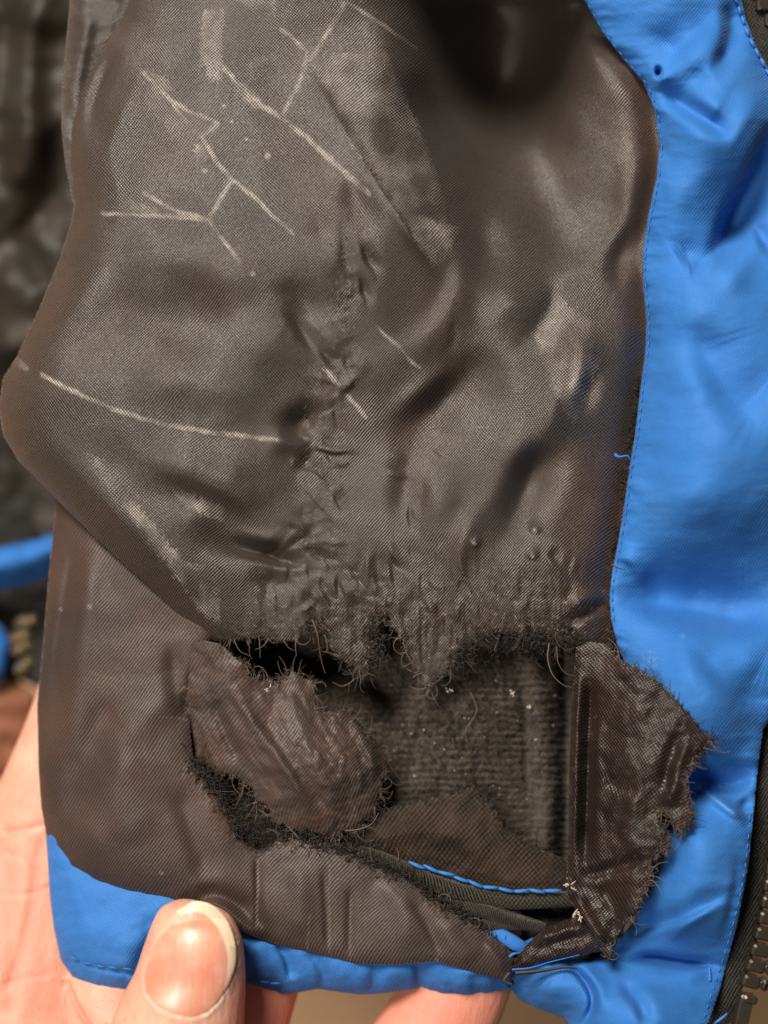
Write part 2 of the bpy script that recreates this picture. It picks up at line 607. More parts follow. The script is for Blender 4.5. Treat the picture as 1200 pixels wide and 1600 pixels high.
def snags(x, y):
    r = np.zeros(x.shape)
    for cx, cy, L, a, am, w in SNAGS:
        R = L + 4 * w
        m = (np.abs(x - cx) < R) & (np.abs(y - cy) < R)
        if m.any():
            u = (x[m] - cx) * math.cos(a) + (y[m] - cy) * math.sin(a)
            v = -(x[m] - cx) * math.sin(a) + (y[m] - cy) * math.cos(a) + 0.12 * u * np.sin(u / L * 2)
            # a pinch: sharp on one side, soft pull on the other
            ww = np.where(v > 0, w, w * 2.4)
            r[m] += am * np.exp(-(v / ww) ** 2) * np.exp(-(u / L) ** 2)
    return r


def main_h(x, y, s):
    h = main_base(x, y)
    # rolled outer edges
    left = sstep(400, 300, x)
    h = h - left * (1 - 0.6 * sstep(700, 980, y)) * (42 * np.exp(s / 20.0) + 22 * np.exp(s / 36.0)) - (1 - left) * 5 * np.exp(s / 12.0)
    cs = [
        ([(470, 90), (560, 240), (640, 370), (705, 480)], 26, 9, 8),
        ([(800, 545), (720, 600), (650, 665), (575, 712)], 30, -27, 42),
        ([(735, 560), (660, 610), (600, 660)], 16, 9, 18),
        ([(880, 650), (850, 700), (815, 780), (775, 880)], 24, -30, 34),
        ([(905, 520), (880, 600), (855, 680), (820, 730)], 16, 9, 30),
        ([(330, 845), (400, 862), (450, 876), (500, 884)], 9, -24, 22),
        ([(340, 828), (400, 842), (470, 858)], 12, 10, 12),
        ([(300, 800), (350, 840), (420, 866)], 26, -14, 30),
        ([(480, 300), (500, 350), (520, 420)], 16, -5, 24),
        ([(530, 330), (540, 390), (545, 440)], 9, -4, 12),
        ([(420, 440), (470, 470), (510, 520)], 14, -11, 26),
        ([(440, 470), (490, 545), (510, 560)], 8, -9, 14),
        ([(435, 690), (470, 660), (500, 620)], 16, -20, 20),
        ([(400, 700), (450, 690), (500, 720)], 14, 8, 14),
        ([(835, 200), (868, 300), (880, 440)], 52, -17, 60),
        ([(960, 150), (985, 230), (985, 320), (975, 420)], 22, 12, 26),
        ([(1000, 330), (965, 420), (990, 470)], 14, -14, 20),
        ([(930, 560), (915, 620), (900, 660)], 10, -12, 14),
        ([(895, 500), (910, 560), (890, 640)], 8, 8, 20),
        ([(700, 300), (760, 380), (740, 460)], 22, -12, 30),
        ([(610, 300), (640, 360), (690, 430)], 12, 10, 16),
        ([(180, 350), (130, 470), (60, 560)], 22, 8, 40),
        ([(190, 60), (150, 150), (140, 230)], 10, -12, 12),
        ([(240, 90), (190, 180), (160, 280)], 14, 8, 20),
        ([(930, 985), (900, 945), (960, 925)], 12, 10, 12),
        ([(870, 985), (910, 960), (955, 940)], 8, -16, 10),
        ([(380, 900), (430, 910), (480, 905)], 12, -8, 18),
        ([(770, 740), (830, 700), (890, 690)], 24, 8, 24),
        ([(620, 700), (680, 760), (660, 850)], 26, 8, 34),
        ([(860, 440), (800, 470), (760, 530)], 20, 9, 30),
        ([(330, 520), (420, 540), (470, 600)], 40, 8, 30),
        ([(40, 530), (250, 500), (475, 485)], 44, -16, 56),
        ([(150, 585), (300, 600), (450, 640)], 34, 9, 40),
        ([(170, 690), (300, 740), (440, 800)], 26, 11, 34),
        ([(220, 740), (330, 790), (440, 830)], 22, -9, 22),
        ([(545, 230), (560, 320), (578, 400)], 20, -9, 30),
        ([(735, 370), (705, 480), (630, 570)], 16, 9, 26),
        ([(700, 640), (640, 740), (620, 880)], 20, -9, 36),
        ([(760, 760), (730, 830), (700, 920)], 14, 8, 20),
        ([(880, 420), (850, 500), (800, 560)], 16, -9, 22),
        ([(640, 180), (690, 260), (760, 300)], 30, 10, 40),
        ([(230, 360), (330, 420), (430, 440)], 40, 8, 40),
        ([(20, 640), (130, 745), (240, 860), (330, 950)], 18, 10, 30),
    ]
    for p, w, a, w2 in cs:
        h = h + crease(x, y, p, w * 1.1, a * 1.4, w2 * 1.1, taper=0.5)
    h = h + crease(x, y, SEAM, 24, -22, 26, taper=0.02) * (x > 860)
    # gathered seam and worn lower edge
    for p, w, a in ((PUCK, 22, 1.6), (PUCK2, 22, 1.6), (PUCK3, 9, 1.2)):
        m = (x > 420) & (x < 760) & (y > 340)
        d, t, sg = pdist(x[m], y[m], cr(p, 4))
        env = np.exp(-(d / (w * (0.8 + 0.7 * t))) ** 2) * sstep(0, 0.08, t)
        n_ = 0.45 * fbm(x[m], y[m], 16, 3, 31, 0.55) + 0.9 * np.abs(fbm(x[m] + 0.5 * y[m], y[m] - 0.4 * x[m], 36, 3, 35))
        h[m] += (env * n_ * a - env * 2) * (0.35 + 1.3 * sstep(-0.25, 0.4, fbm(x[m], y[m], 60, 2, 37)))
    low = sstep(820, 985, y) * sstep(360, 440, x) * (1 - sstep(880, 960, x))
    h = h + low * (fbm(x, y, 26, 3, 41, 0.5) * 3 + fbm(x * 2.0, y * 0.5, 44, 3, 43) * 6) + snags(x, y)
    h = h + fbm(x, y, 130, 2, 51) * 6 + fbm(x, y, 40, 2, 53) * 0.7
    return h


def main_tear(x, y):
    return sstep(935, 975, y) * sstep(325, 370, x) * (1 - 0.75 * sstep(880, 930, x))


def wobble(x, y, f=14.0, a=3.0, seed=61):
    return x + 0.55 * a * fbm(x, y, f, 3, seed), y + 0.55 * a * fbm(x, y, f, 3, seed + 3)


def main_wear_sheen(x, y, s):
    X, Y = wobble(x, y, 18, 5)
    w = np.zeros(x.shape)
    lines = [
        ([(350, 105), (380, 140), (410, 165), (440, 185), (480, 215), (530, 262), (577, 303)], 4.0, 0.9),
        ([(375, 138), (400, 160)], 9, 0.6),
        ([(440, 45), (480, 80), (476, 110), (455, 155), (443, 178)], 3.5, 0.6),
        ([(538, 5), (515, 45), (492, 85), (475, 100)], 4.0, 0.6),
        ([(545, 5), (585, 30), (650, 75)], 3.0, 0.4),
        ([(225, 115), (265, 155), (300, 175), (340, 193), (315, 215), (340, 255), (363, 280), (400, 310), (430, 340), (458, 365)], 3.2, 0.8),
        ([(265, 155), (295, 195), (315, 215)], 3.0, 0.45),
        ([(363, 280), (345, 310), (325, 343), (280, 332), (225, 302)], 3.6, 0.85),
        ([(325, 343), (265, 338), (160, 333)], 3.4, 0.7),
        ([(325, 343), (350, 378), (375, 408)], 3.2, 0.8),
        ([(65, 585), (110, 610), (180, 640), (250, 662), (330, 676), (432, 687)], 3.6, 0.95),
        ([(25, 563), (40, 575)], 5, 0.6),
        ([(590, 512), (622, 542), (655, 575)], 2.8, 0.8),
        ([(505, 575), (530, 602)], 3.6, 0.95),
        ([(545, 620), (572, 652)], 3.6, 0.9),
        ([(200, 318), (240, 330)], 6, 0.25),
    ]
    br = 0.45 + 0.75 * np.clip(fbm(x, y, 20, 4, 71) + 0.45, 0, 1)
    for p, wd, a in lines:
        w = np.maximum(w, mark(X, Y, p, wd) * np.clip(a * 1.2 * br * (0.80 + 1.2 * fbm(x, y, 36, 3, 72)), 0, 1))
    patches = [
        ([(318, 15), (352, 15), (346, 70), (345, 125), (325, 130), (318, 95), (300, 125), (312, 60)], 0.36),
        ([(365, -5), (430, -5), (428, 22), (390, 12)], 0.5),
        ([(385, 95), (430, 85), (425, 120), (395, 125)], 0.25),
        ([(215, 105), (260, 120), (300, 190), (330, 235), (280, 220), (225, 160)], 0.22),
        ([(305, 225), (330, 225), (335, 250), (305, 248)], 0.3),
        ([(482, 88), (600, 80), (655, 200), (700, 330), (680, 420), (640, 360), (575, 255), (560, 245)], 0.26),  # sheen of the triangular fold facet, painted in as a pale patch
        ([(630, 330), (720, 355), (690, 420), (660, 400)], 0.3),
        ([(835, 525), (868, 455), (890, 480), (950, 520), (940, 560), (895, 662), (860, 600)], 0.28),  # bright fold facet, its sheen painted into the colour
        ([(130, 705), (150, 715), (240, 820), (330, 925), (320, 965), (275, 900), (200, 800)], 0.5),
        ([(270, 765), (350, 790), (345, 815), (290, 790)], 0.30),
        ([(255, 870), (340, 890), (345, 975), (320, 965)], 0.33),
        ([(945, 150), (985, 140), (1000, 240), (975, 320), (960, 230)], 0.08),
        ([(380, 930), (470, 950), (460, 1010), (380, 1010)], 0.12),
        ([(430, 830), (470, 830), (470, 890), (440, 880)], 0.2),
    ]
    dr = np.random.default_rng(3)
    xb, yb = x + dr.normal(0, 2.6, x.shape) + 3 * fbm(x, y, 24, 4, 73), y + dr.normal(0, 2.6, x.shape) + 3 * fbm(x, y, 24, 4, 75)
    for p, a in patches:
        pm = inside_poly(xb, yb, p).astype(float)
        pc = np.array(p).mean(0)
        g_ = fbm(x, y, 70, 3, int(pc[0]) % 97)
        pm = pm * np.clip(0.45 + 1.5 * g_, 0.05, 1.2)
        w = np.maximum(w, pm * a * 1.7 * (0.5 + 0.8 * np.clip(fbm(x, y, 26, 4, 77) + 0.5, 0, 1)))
    for cx, cy, r in ((418, 244, 5), (320, 267, 4), (385, 217, 3), (362, 190, 3), (350, 165, 2.5), (835, 830, 4), (742, 850, 3), (832, 870, 3), (395, 428, 4)):
        w = np.maximum(w, 0.8 * np.exp(-(((x - cx) ** 2 + (y - cy) ** 2) / r ** 2) ** 2))
    # painted glint of broken threads along the gathers
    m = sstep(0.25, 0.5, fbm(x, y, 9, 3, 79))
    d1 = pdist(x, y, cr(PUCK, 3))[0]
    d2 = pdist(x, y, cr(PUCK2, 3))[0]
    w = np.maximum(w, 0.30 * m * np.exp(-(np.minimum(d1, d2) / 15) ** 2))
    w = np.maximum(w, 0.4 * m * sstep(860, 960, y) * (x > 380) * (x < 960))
    # a seam-shaped oval rubbed into the cloth
    w = np.maximum(w, 0.0)
    return w


def main_stain(x, y, s):
    left = np.exp(s / 22.0) * (x < 340)
    return np.clip(0.25 + fbm(x, y, 150, 3, 81) * 0.5 + 0.5 * left + 0.55 * sstep(930, 1000, x) * (y < 520) + 0.4 * sstep(820, 900, x) * sstep(640, 760, y), 0, 1)


MAIN = [(230, -240), (195, -25), (178, 15), (150, 55), (125, 115), (104, 175), (99, 215), (104, 262), (116, 318), (112, 345), (95, 400), (62, 480), (27, 555), (5, 590), (-2, 640), (6, 682),
        (30, 722), (90, 782), (150, 842), (220, 905), (285, 965), (322, 1000), (345, 1004), (375, 1003), (400, 996), (430, 1005), (465, 1002), (490, 974), (503, 982), (512, 1003),
        (530, 1030), (558, 1046), (578, 1062), (582, 990), (591, 956), (606, 964), (620, 992), (640, 1030), (655, 1062), (670, 1080), (692, 1050), (706, 1040), (730, 1018), (760, 992),
        (790, 985), (820, 995), (850, 985), (880, 1003), (910, 1012), (940, 1008), (972, 1022), (990, 1040)]
# the panel runs a little under the blue facing
MAIN += [(x + 22, y) for x, y in SEAM[::-1] if 0 <= y < 1030] + [(945, -240)]
sheet('lining_panel', MAIN, 2.0, main_h, M_LIN, jacket, tear=main_tear, attrs={'wear_sheen': main_wear_sheen, 'stain': main_stain}, edge_key='main', warp=16)

# --- strip of lining folded behind, upper left
strip_base = tps([(110, 0, -70), (98, 150, -70), (100, 230, -60), (150, 0, -50), (200, 100, -80), (120, 320, -60), (230, 0, -80)])


def strip_h(x, y, s):
    return strip_base(x, y) - 14 * np.exp(s / 12) + crease(x, y, [(140, 0), (125, 100), (110, 200)], 12, 8) + fbm(x, y, 60, 3, 91) * 6


sheet('lining_panel', [(112, -25), (104, 60), (97, 130), (96, 200), (102, 255), (114, 318), (122, 330), (200, 200), (260, -25)], 3.0, strip_h, M_LIN, jacket,
      attrs={'wear_sheen': lambda x, y, s: 0.22 * np.exp(s / 5), 'stain': lambda x, y, s: 0.2 + 0 * x})

# --- lower lining panel with the strip along the hem
low_base = tps([
    (85, 780, -70), (75, 900, -60), (62, 1050, -55), (62, 1250, -50), (78, 1330, -40), (150, 800, -55), (130, 950, -30), (200, 950, -28), (280, 1000, -20), (300, 1090, -14), (150, 1150, -8),
    (220, 1200, 8), (110, 1250, -18), (150, 1330, 2), (300, 1200, -4), (330, 1290, 6), (250, 1350, 12), (280, 1405, 6), (330, 1400, 14), (420, 1400, 12), (420, 1460, 10), (500, 1420, 14),
    (560, 1480, 8), (620, 1420, 10), (700, 1470, 10), (780, 1500, 0), (795, 1525, -8), (640, 1380, -4), (560, 1345, 0), (480, 1315, -2), (400, 1325, -4)])


def low_h(x, y, s):
    h = low_base(x, y)
    lf = sstep(330, 120, x)
    h = h - lf * (26 * np.exp(s / 20) + 14 * np.exp(s / 32)) - (1 - lf) * 13 * np.exp(s / 11)
    cs = [
        ([(120, 830), (105, 920), (90, 1020), (80, 1120)], 10, -10, 22),
        ([(150, 820), (130, 930), (115, 1060), (110, 1200)], 16, 8, 26),
        ([(190, 1080), (130, 1190), (110, 1290)], 24, -14, 36),
        ([(300, 1060), (240, 1110), (150, 1180)], 30, 10, 26),
        ([(210, 1160), (180, 1240), (220, 1330)], 26, 9, 34),
        ([(280, 1220), (300, 1300), (330, 1380)], 18, -9, 24),
        ([(310, 1405), (350, 1420), (385, 1450), (420, 1465)], 16, 16, 10),
        ([(300, 1400), (345, 1402), (400, 1430)], 10, -9, 16),
        ([(402, 1330), (402, 1390), (402, 1460)], 5, -6, 8),
        ([(505, 1350), (510, 1420), (512, 1490)], 6, -7, 9),
        ([(548, 1380), (546, 1440), (545, 1500)], 6, -6, 8),
        ([(590, 1370), (630, 1420), (640, 1490)], 20, 9, 24),
        ([(690, 1430), (710, 1470), (740, 1510)], 18, 8, 20),
        ([(640, 1400), (670, 1450), (690, 1500)], 8, -7, 12),
        ([(460, 1340), (470, 1400), (470, 1470)], 18, 7, 18),
        ([(760, 1470), (775, 1495), (790, 1520)], 7, 6, 9),
        ([(270, 1000), (275, 1080), (300, 1140)], 14, -10, 18),
    ]
    for p, w, a, w2 in cs:
        h = h + crease(x, y, p, w, a, w2)
    h = h + fbm(x, y, 120, 2, 101) * 7 + fbm(x, y, 40, 2, 103) * 0.8
    return h


def low_tear(x, y):
    a = (0.18 + 0.9 * sstep(1185, 1205, y) + 0.55 * sstep(1060, 1075, y) * (1 - sstep(1120, 1135, y))) * sstep(270, 285, x) * sstep(1010, 1040, y) * (1 - sstep(1335, 1360, y + np.maximum(0, 480 - x) * 0.2))
    b = sstep(440, 480, x) * (1 - sstep(0, 30, y - (1330 + (x - 480) * 0.48)))
    return np.clip(np.maximum(a * (x < 460), b * 0.8), 0, 1)


def low_wear(x, y, s):
    w = np.zeros(x.shape)
    X, Y = wobble(x, y, 18, 5, 111)
    for p, wd, a in (([(402, 1340), (402, 1400), (400, 1450)], 2.2, 0.45), ([(480, 1490), (483, 1430)], 2, 0.35), ([(515, 1350), (515, 1490)], 2.0, 0.35), ([(548, 1400), (547, 1500)], 2.0, 0.3),
                     ([(140, 1050), (200, 1068), (280, 1048)], 3, 0.14), ([(250, 1120), (290, 1125)], 2, 0.3)):
        w = np.maximum(w, mark(X, Y, p, wd) * a)
    pm = inside_poly(x + 8 * fbm(x, y, 24, 3, 113), y + 8 * fbm(x, y, 24, 3, 115), [(140, 1060), (275, 1045), (290, 1200), (230, 1190), (180, 1110)])
    w = np.maximum(w, pm * 0.08)
    w = np.maximum(w, 0.10 * sstep(420, 520, x) * (1 - sstep(760, 800, x)))
    w = np.maximum(w, 0.5 * sstep(0.3, 0.5, fbm(x, y, 7, 3, 117)) * np.exp(s / 7) * (x > 270) * (y < 1480))
    for cx, cy, r in ((252, 1364, 3), (682, 1500, 3), (140, 948, 4), (95, 952, 3)):
        w = np.maximum(w, 0.8 * np.exp(-(((x - cx) ** 2 + (y - cy) ** 2) / r ** 2) ** 2))
    return w


LOW = [(84, 740), (86, 800), (78, 880), (68, 1000), (58, 1100), (60, 1200), (64, 1260), (76, 1325), (100, 1362), (140, 1384), (200, 1402), (250, 1412), (292, 1412), (318, 1414), (345, 1428),
       (368, 1452), (420, 1474), (490, 1490), (560, 1506), (620, 1507), (680, 1502), (740, 1520), (797, 1534), (803, 1500), (790, 1476), (742, 1446), (690, 1411), (640, 1372), (600, 1352), (545, 1330), (510, 1318),
       (490, 1308), (440, 1312), (405, 1324), (380, 1312), (352, 1262), (318, 1205), (302, 1182), (292, 1092), (302, 1048), (338, 985), (400, 980), (400, 740)]
sheet('lining_panel', LOW, 2.2, low_h, M_LOW, jacket, tear=low_tear, attrs={'wear_sheen': low_wear, 'stain': lambda x, y, s: np.clip(0.45 + fbm(x, y, 130, 3, 119) * 0.9 - 0.35 * sstep(450, 600, x), 0, 1)},
      edge_key='low', warp=14, rot=0.1)

# --- fleece seen through the tear, with a padded seam
fl_base = tps([(280, 960, -90), (620, 960, -70), (960, 960, -60), (280, 1250, -80), (380, 1260, -60), (450, 1030, -150), (590, 1090, -135), (700, 1150, -74), (560, 1200, -125), (640, 1170, -100), (780, 1150, -66), (880, 1150, -110), (940, 1250, -90),
               (700, 1330, -80), (900, 1400, -95), (600, 1400, -70), (300, 1480, -60), (960, 1500, -80)])


def fl_h(x, y, s):
    h = fl_base(x, y)
    h = h + crease(x, y, [(820, 980), (838, 1060), (850, 1150), (855, 1250), (850, 1360)], 18, 26, 14, taper=0.1)
    h = h + crease(x, y, [(878, 980), (884, 1100), (884, 1250), (880, 1380)], 12, -40, taper=0.05)
    h = h + crease(x, y, [(812, 1040), (820, 1150), (822, 1260)], 7, -10)
    h = h + fbm(x, y, 10, 4, 121, 0.65) * 7 + fbm(x, y, 50, 3, 123) * 12
    h = h + 2.6 * np.sin(y * 2 * np.pi / 11.0 + 3 * fbm(x, y, 60, 2, 125)) * sstep(580, 640, x) * np.abs(np.sin(x * np.pi / 9.0 + 2 * fbm(x, y, 50, 2, 127)))
    return h


sheet('fleece_padding', [(270, 960), (975, 960), (975, 1505), (270, 1490)], 2.2, fl_h, M_FLEECE, jacket, thick=0)

# knit pocket bag below the fleece
kn_base = tps([(560, 1290, -40), (640, 1262, -42), (740, 1236, -48), (790, 1290, -44), (850, 1330, -50), (890, 1400, -64), (700, 1370, -46), (600, 1345, -40), (700, 1300, -30), (800, 1360, -38)])


def kn_h(x, y, s):
    return (kn_base(x, y) - 9 * np.exp(s / 7) + fbm(x, y, 60, 3, 131) * 8 + 1.8 * np.sin(y * 2 * np.pi / 9) * np.sin(x * 2 * np.pi / 9 + 2 * fbm(x, y, 50, 2, 133))
            + crease(x, y, [(560, 1310), (680, 1300), (780, 1350)], 14, 9))


sheet('pocket_bag', [(540, 1300), (570, 1268), (640, 1254), (700, 1242), (738, 1230), (765, 1255), (790, 1292), (820, 1318), (850, 1330), (892, 1345), (895, 1420), (700, 1400), (600, 1370), (540, 1340)],
      2.2, kn_h, M_KNIT, jacket, tear=lambda x, y: 1.0 * (y < 1325), attrs={'stain': lambda x, y, s: np.clip(0.5 + fbm(x, y, 60, 2, 135), 0, 1), 'wear_sheen': lambda x, y, s: 0.25 * np.exp(s / 5) * (y < 1330)}, edge_key='knit')


# --- lofted tubes (bindings, hand)
def loft_raw(path, seg=20, n=8, cap=True, cross=1.0):
    """path rows: x, y, z, half width, half depth"""
    p = cr(path, n)
    V, F = [], []
    m = len(p)
    tang = np.gradient(p[:, :3] * np.array([1, -1, 1]), axis=0)
    for i in range(m):
        t = Vector(tang[i]).normalized()
        side = t.cross(Vector((0, 0, 1)))
        side = side.normalized() if side.length > 1e-4 else Vector((1, 0, 0))
        up = side.cross(t).normalized()
        c = Vector(world_of(p[i, 0], p[i, 1], p[i, 2]))
        k = 1 - p[i, 2] / DU
        for j in range(seg):
            a = 2 * math.pi * j / seg
            ca, sa = math.cos(a), math.sin(a)
            ca = math.copysign(abs(ca) ** cross, ca)
            sa = math.copysign(abs(sa) ** cross, sa)
            V.append(tuple(c + side * (ca * p[i, 3] * S * k) + up * (sa * p[i, 4] * S * k)))
    for i in range(m - 1):
        for j in range(seg):
            a, b = i * seg + j, i * seg + (j + 1) % seg
            F.append((a, b, b + seg, a + seg))
    if cap:
        for i, flip in ((0, False), (m - 1, True)):
            c = len(V)
            V.append(tuple(np.mean(np.array(V[i * seg:(i + 1) * seg]), 0)))
            for j in range(seg):
                a, b = i * seg + j, i * seg + (j + 1) % seg
                F.append((b, a, c, c) if not flip else (a, b, c, c))
    return V, F


def mixed_mesh(name, V, F, smooth=True):
    me = bpy.data.meshes.new(name)
    me.from_pydata(V, [], [tuple(dict.fromkeys(f)) for f in F])
    if smooth:
        me.polygons.foreach_set('use_smooth', np.ones(len(me.polygons), bool))
    me.update()
    return me


def band(name, path, mat, parent, seg=16, n=10, amp=1.5, cross=0.8):
    V, F = loft_raw(path, seg, n, cross=cross)
    me = mixed_mesh(name, V, F)
    v = np.array(V)
    L = len(V)
    k = np.arange(L)
    ring = (k // seg).astype(float)
    U = np.stack([ring * 6.0 + 0.4 * (k % seg), (k % seg) * 5.0, ring * 0], -1)
    a = me.attributes.new('weave', 'FLOAT_VECTOR', 'POINT')
    a.data.foreach_set('vector', U.astype(np.float32).ravel())
    return put(name, me, mat, parent)


B1 = [(560, 1332, -40, 12, 10), (600, 1346, -30, 14, 11), (650, 1368, -24, 15, 11), (720, 1392, -24, 15, 11), (800, 1406, -34, 14, 10), (895, 1404, -56, 12, 9)]
band('binding', B1, M_CORD, jacket, n=16)
B2 = [(640, 1392, -36, 8, 9), (700, 1412, -26, 11, 10), (760, 1424, -24, 12, 10), (800, 1436, -30, 11, 9), (850, 1450, -46, 9, 8)]
band('binding', B2, M_CORD, jacket, n=16)
B3 = [(690, 1432, -34, 8, 7), (740, 1440, -26, 9, 8), (790, 1446, -30, 9, 8), (830, 1446, -45, 7, 7)]
band('binding', B3, M_CORD, jacket, n=14)
# crumpled dark facing scraps between binding and hem strip
B4 = [(770, 1452, -30, 8, 6), (795, 1468, -18, 11, 6), (818, 1480, -18, 10, 5), (835, 1470, -34, 6, 4)]
o = band('shell_scrap', B4, M_BLUE, jacket, n=8)


def stitch_mesh(name, L, r, mat):
    V, F = [], []
    seg, n = 6, 6
    for i in range(n + 1):
        t = i / n
        x = (t - 0.5) * L
        rr = r * (math.sin(math.pi * min(max(t, 0.04), 0.96)) ** 0.35)
        z = r * 0.9 * math.sin(math.pi * t)
        for j in range(seg):
            a = 2 * math.pi * j / seg
            V.append((x * S, math.cos(a) * rr * S, (z + math.sin(a) * rr) * S))
    for i in range(n):
        for j in range(seg):
            a, b = i * seg + j, i * seg + (j + 1) % seg
            F.append((a, b, b + seg, a + seg))
    F.append(tuple(range(seg))[::-1])
    F.append(tuple(range(n * seg, n * seg + seg)))
    me = bpy.data.meshes.new(name)
    me.from_pydata(V, [], F)
    me.polygons.foreach_set('use_smooth', np.ones(len(me.polygons), bool))
    me.materials.append(mat)
    me.update()
    return me


def stitches(path, hfun, pitch, me, parent, jitter=0.12, lift=0.0, start=0.0, end=1.0, drop=0.0):
    p = cr(path, 12)
    seg = np.hypot(*(p[1:, :2] - p[:-1, :2]).T)
    acc = np.concatenate([[0], np.cumsum(seg)])
    d = pitch * 0.5 + start * acc[-1]
    while d < acc[-1] * end:
        if random.random() >= drop:
            x, y = np.interp(d, acc, p[:, 0]), np.interp(d, acc, p[:, 1])
            x2, y2 = np.interp(d + 2, acc, p[:, 0]), np.interp(d + 2, acc, p[:, 1])
            x1, y1 = np.interp(d - 2, acc, p[:, 0]), np.interp(d - 2, acc, p[:, 1])
            h = float(hfun(np.array([x]), np.array([y]), np.array([-30.0]))[0]) + lift
            o = bpy.data.objects.new('stitch', me)
            C.objects.link(o)
            o.parent = parent
            o.location = world_of(x, y, h)
            o.rotation_euler = (0, 0, math.atan2(-(y2 - y1), x2 - x1) + random.uniform(-jitter, jitter))
        d += pitch * random.uniform(0.93, 1.07)


st_bind = stitch_mesh('binding_stitch', 29, 3.1, M_STITCH)
stitches([(640, 1349), (690, 1362), (740, 1380), (800, 1391), (880, 1391)], lambda x, y, s: np.interp(x, [640, 700, 800, 880], [-17, -13, -22, -38]), 24, st_bind, bpy.data.objects['binding'], lift=0, jitter=0.22)

# --- blue front facing
FAC = SEAM[:]
fac_base = tps([
    (912, 0, -6), (1005, 130, -6), (1028, 230, -6), (1004, 400, -6), (1008, 550, -8), (985, 720, -8), (957, 890, -8), (955, 970, -8), (1020, 1330, -10), (950, 1490, -18), (800, 1545, -35),
    (1080, 30, 26), (1120, 170, 46), (1060, 300, 22), (1070, 230, 24), (1180, 180, 24), (1150, 350, -6), (1080, 450, 22), (1190, 430, 10), (1100, 600, 40), (1190, 600, 30), (1080, 780, 38), (1180, 780, 30), (1050, 700, 26),
    (1080, 935, -12), (1190, 950, -14), (1020, 920, -8), (1080, 1050, 34), (1170, 1030, 24), (1020, 1060, 14), (1120, 1150, 26), (1100, 1225, -4), (1190, 1130, 0), (1175, 1230, 2), (1090, 1310, 34), (1150, 1340, 20),
    (1070, 1430, 24), (1040, 1505, -14), (1120, 1510, -8), (1020, 1565, 26), (1100, 1570, 4), (900, 1545, 6), (860, 1545, 4), (880, 1595, -25), (1155, 0, -12), (1195, 100, -10), (940, 1600, 20)])


def fac_h(x, y, s):
    h = 2.7 * fac_base(x, y) - 6 * np.exp(s / 5.0) - 5 * np.exp(s / 30.0)
    cs = [
        ([(1028, 128), (1060, 155), (1100, 182), (1155, 215)], 16, -38, 56),
        ([(1045, 128), (1090, 150), (1150, 190)], 16, 11, 16),
        ([(1138, -10), (1142, 50), (1128, 95), (1106, 118)], 11, -24, 20),
        ([(1215, 180), (1185, 262), (1152, 325), (1118, 400), (1108, 425)], 13, -50, 36),
        ([(1195, 330), (1160, 400), (1130, 470)], 18, 10, 20),
        ([(1178, 345), (1195, 380), (1215, 400)], 8, -14, 14),
        ([(1020, 110), (1070, 55), (1130, 0)], 24, -24, 40),
        ([(1060, 410), (1080, 400), (1110, 420)], 18, -14, 24),
        ([(1090, 490), (1110, 560), (1160, 640), (1215, 665)], 30, -24, 55),
        ([(945, 920), (1010, 935), (1080, 950), (1150, 962), (1220, 962)], 26, -40, 50),
        ([(960, 860), (990, 880), (1010, 915)], 8, 7, 14),
        ([(1070, 990), (1110, 1030), (1160, 1080), (1215, 1100)], 24, -22, 50),
        ([(1060, 1228), (1105, 1232), (1150, 1222), (1185, 1195)], 13, -26, 26),
        ([(1080, 1218), (1115, 1245), (1150, 1272), (1180, 1282)], 9, 13, 9),
        ([(1175, 1240), (1160, 1270), (1185, 1300)], 8, -9, 10),
        ([(960, 1475), (1020, 1445), (1080, 1425), (1150, 1385)], 8, -12, 18),
        ([(1040, 1470), (1080, 1440), (1120, 1415)], 8, 6, 10),
        ([(970, 1500), (1020, 1500), (1070, 1507), (1130, 1508)], 5, -24, 9),
        ([(985, 1515), (1060, 1525), (1120, 1525)], 14, 8, 14),
        ([(880, 1498), (915, 1535), (925, 1570), (905, 1610)], 5, -16, 7),
        ([(895, 1500), (935, 1540), (940, 1590)], 10, 7, 10),
        ([(965, 1530), (1000, 1570), (1010, 1610)], 9, -13, 12),
        ([(1020, 1330), (1012, 1390), (990, 1440), (955, 1485)], 6, -6, 8),
        ([(1158, 1330), (1145, 1410), (1125, 1480)], 7, -6, 10),
        ([(1000, 560), (1060, 570), (1090, 620)], 30, 6, 30),
    ]
    for p, w, a, w2 in cs:
        h = h + crease(x, y, p, w * 1.05, a * 1.6, (w2 or w) * 1.15, taper=0.32)
    h = h + fbm(x, y, 170, 2, 141) * 16 + fbm(x + 0.3 * y, y, 60, 2, 143) * 2
    # puckers along the two sewn edges
    h = h + np.exp(s / 16) * fbm(x * 0.6, y, 22, 2, 145) * 9 + np.exp(s / 45) * fbm(x * 0.4 + 0.15 * y, y, 26, 3, 147) * 6
    h = h - 40 * np.exp(-(((x - 1029) / 4.5) ** 2 + ((y - 113) / 7.0) ** 2)) + 7 * np.exp(-(((x - 1033) / 10.0) ** 2 + ((y - 122) / 10.0) ** 2))
    return h


FACR = [(905, 1625), (1098, 1625), (1108, 1598), (1126, 1545), (1138, 1498), (1151, 1450), (1161, 1400), (1170, 1350), (1176, 1290), (1181, 1240), (1186, 1190), (1193, 1140), (1215, 1105), (1260, 1050), (1275, 600), (1270, 250), (1212, 125), (1182, 72), (1166, 30), (1154, -25)]
FACING = [(x, y) for x, y in SEAM] + [(885, 1497), (845, 1496), (805, 1506), (798, 1545), (812, 1563), (848, 1579), (880, 1590)] + FACR


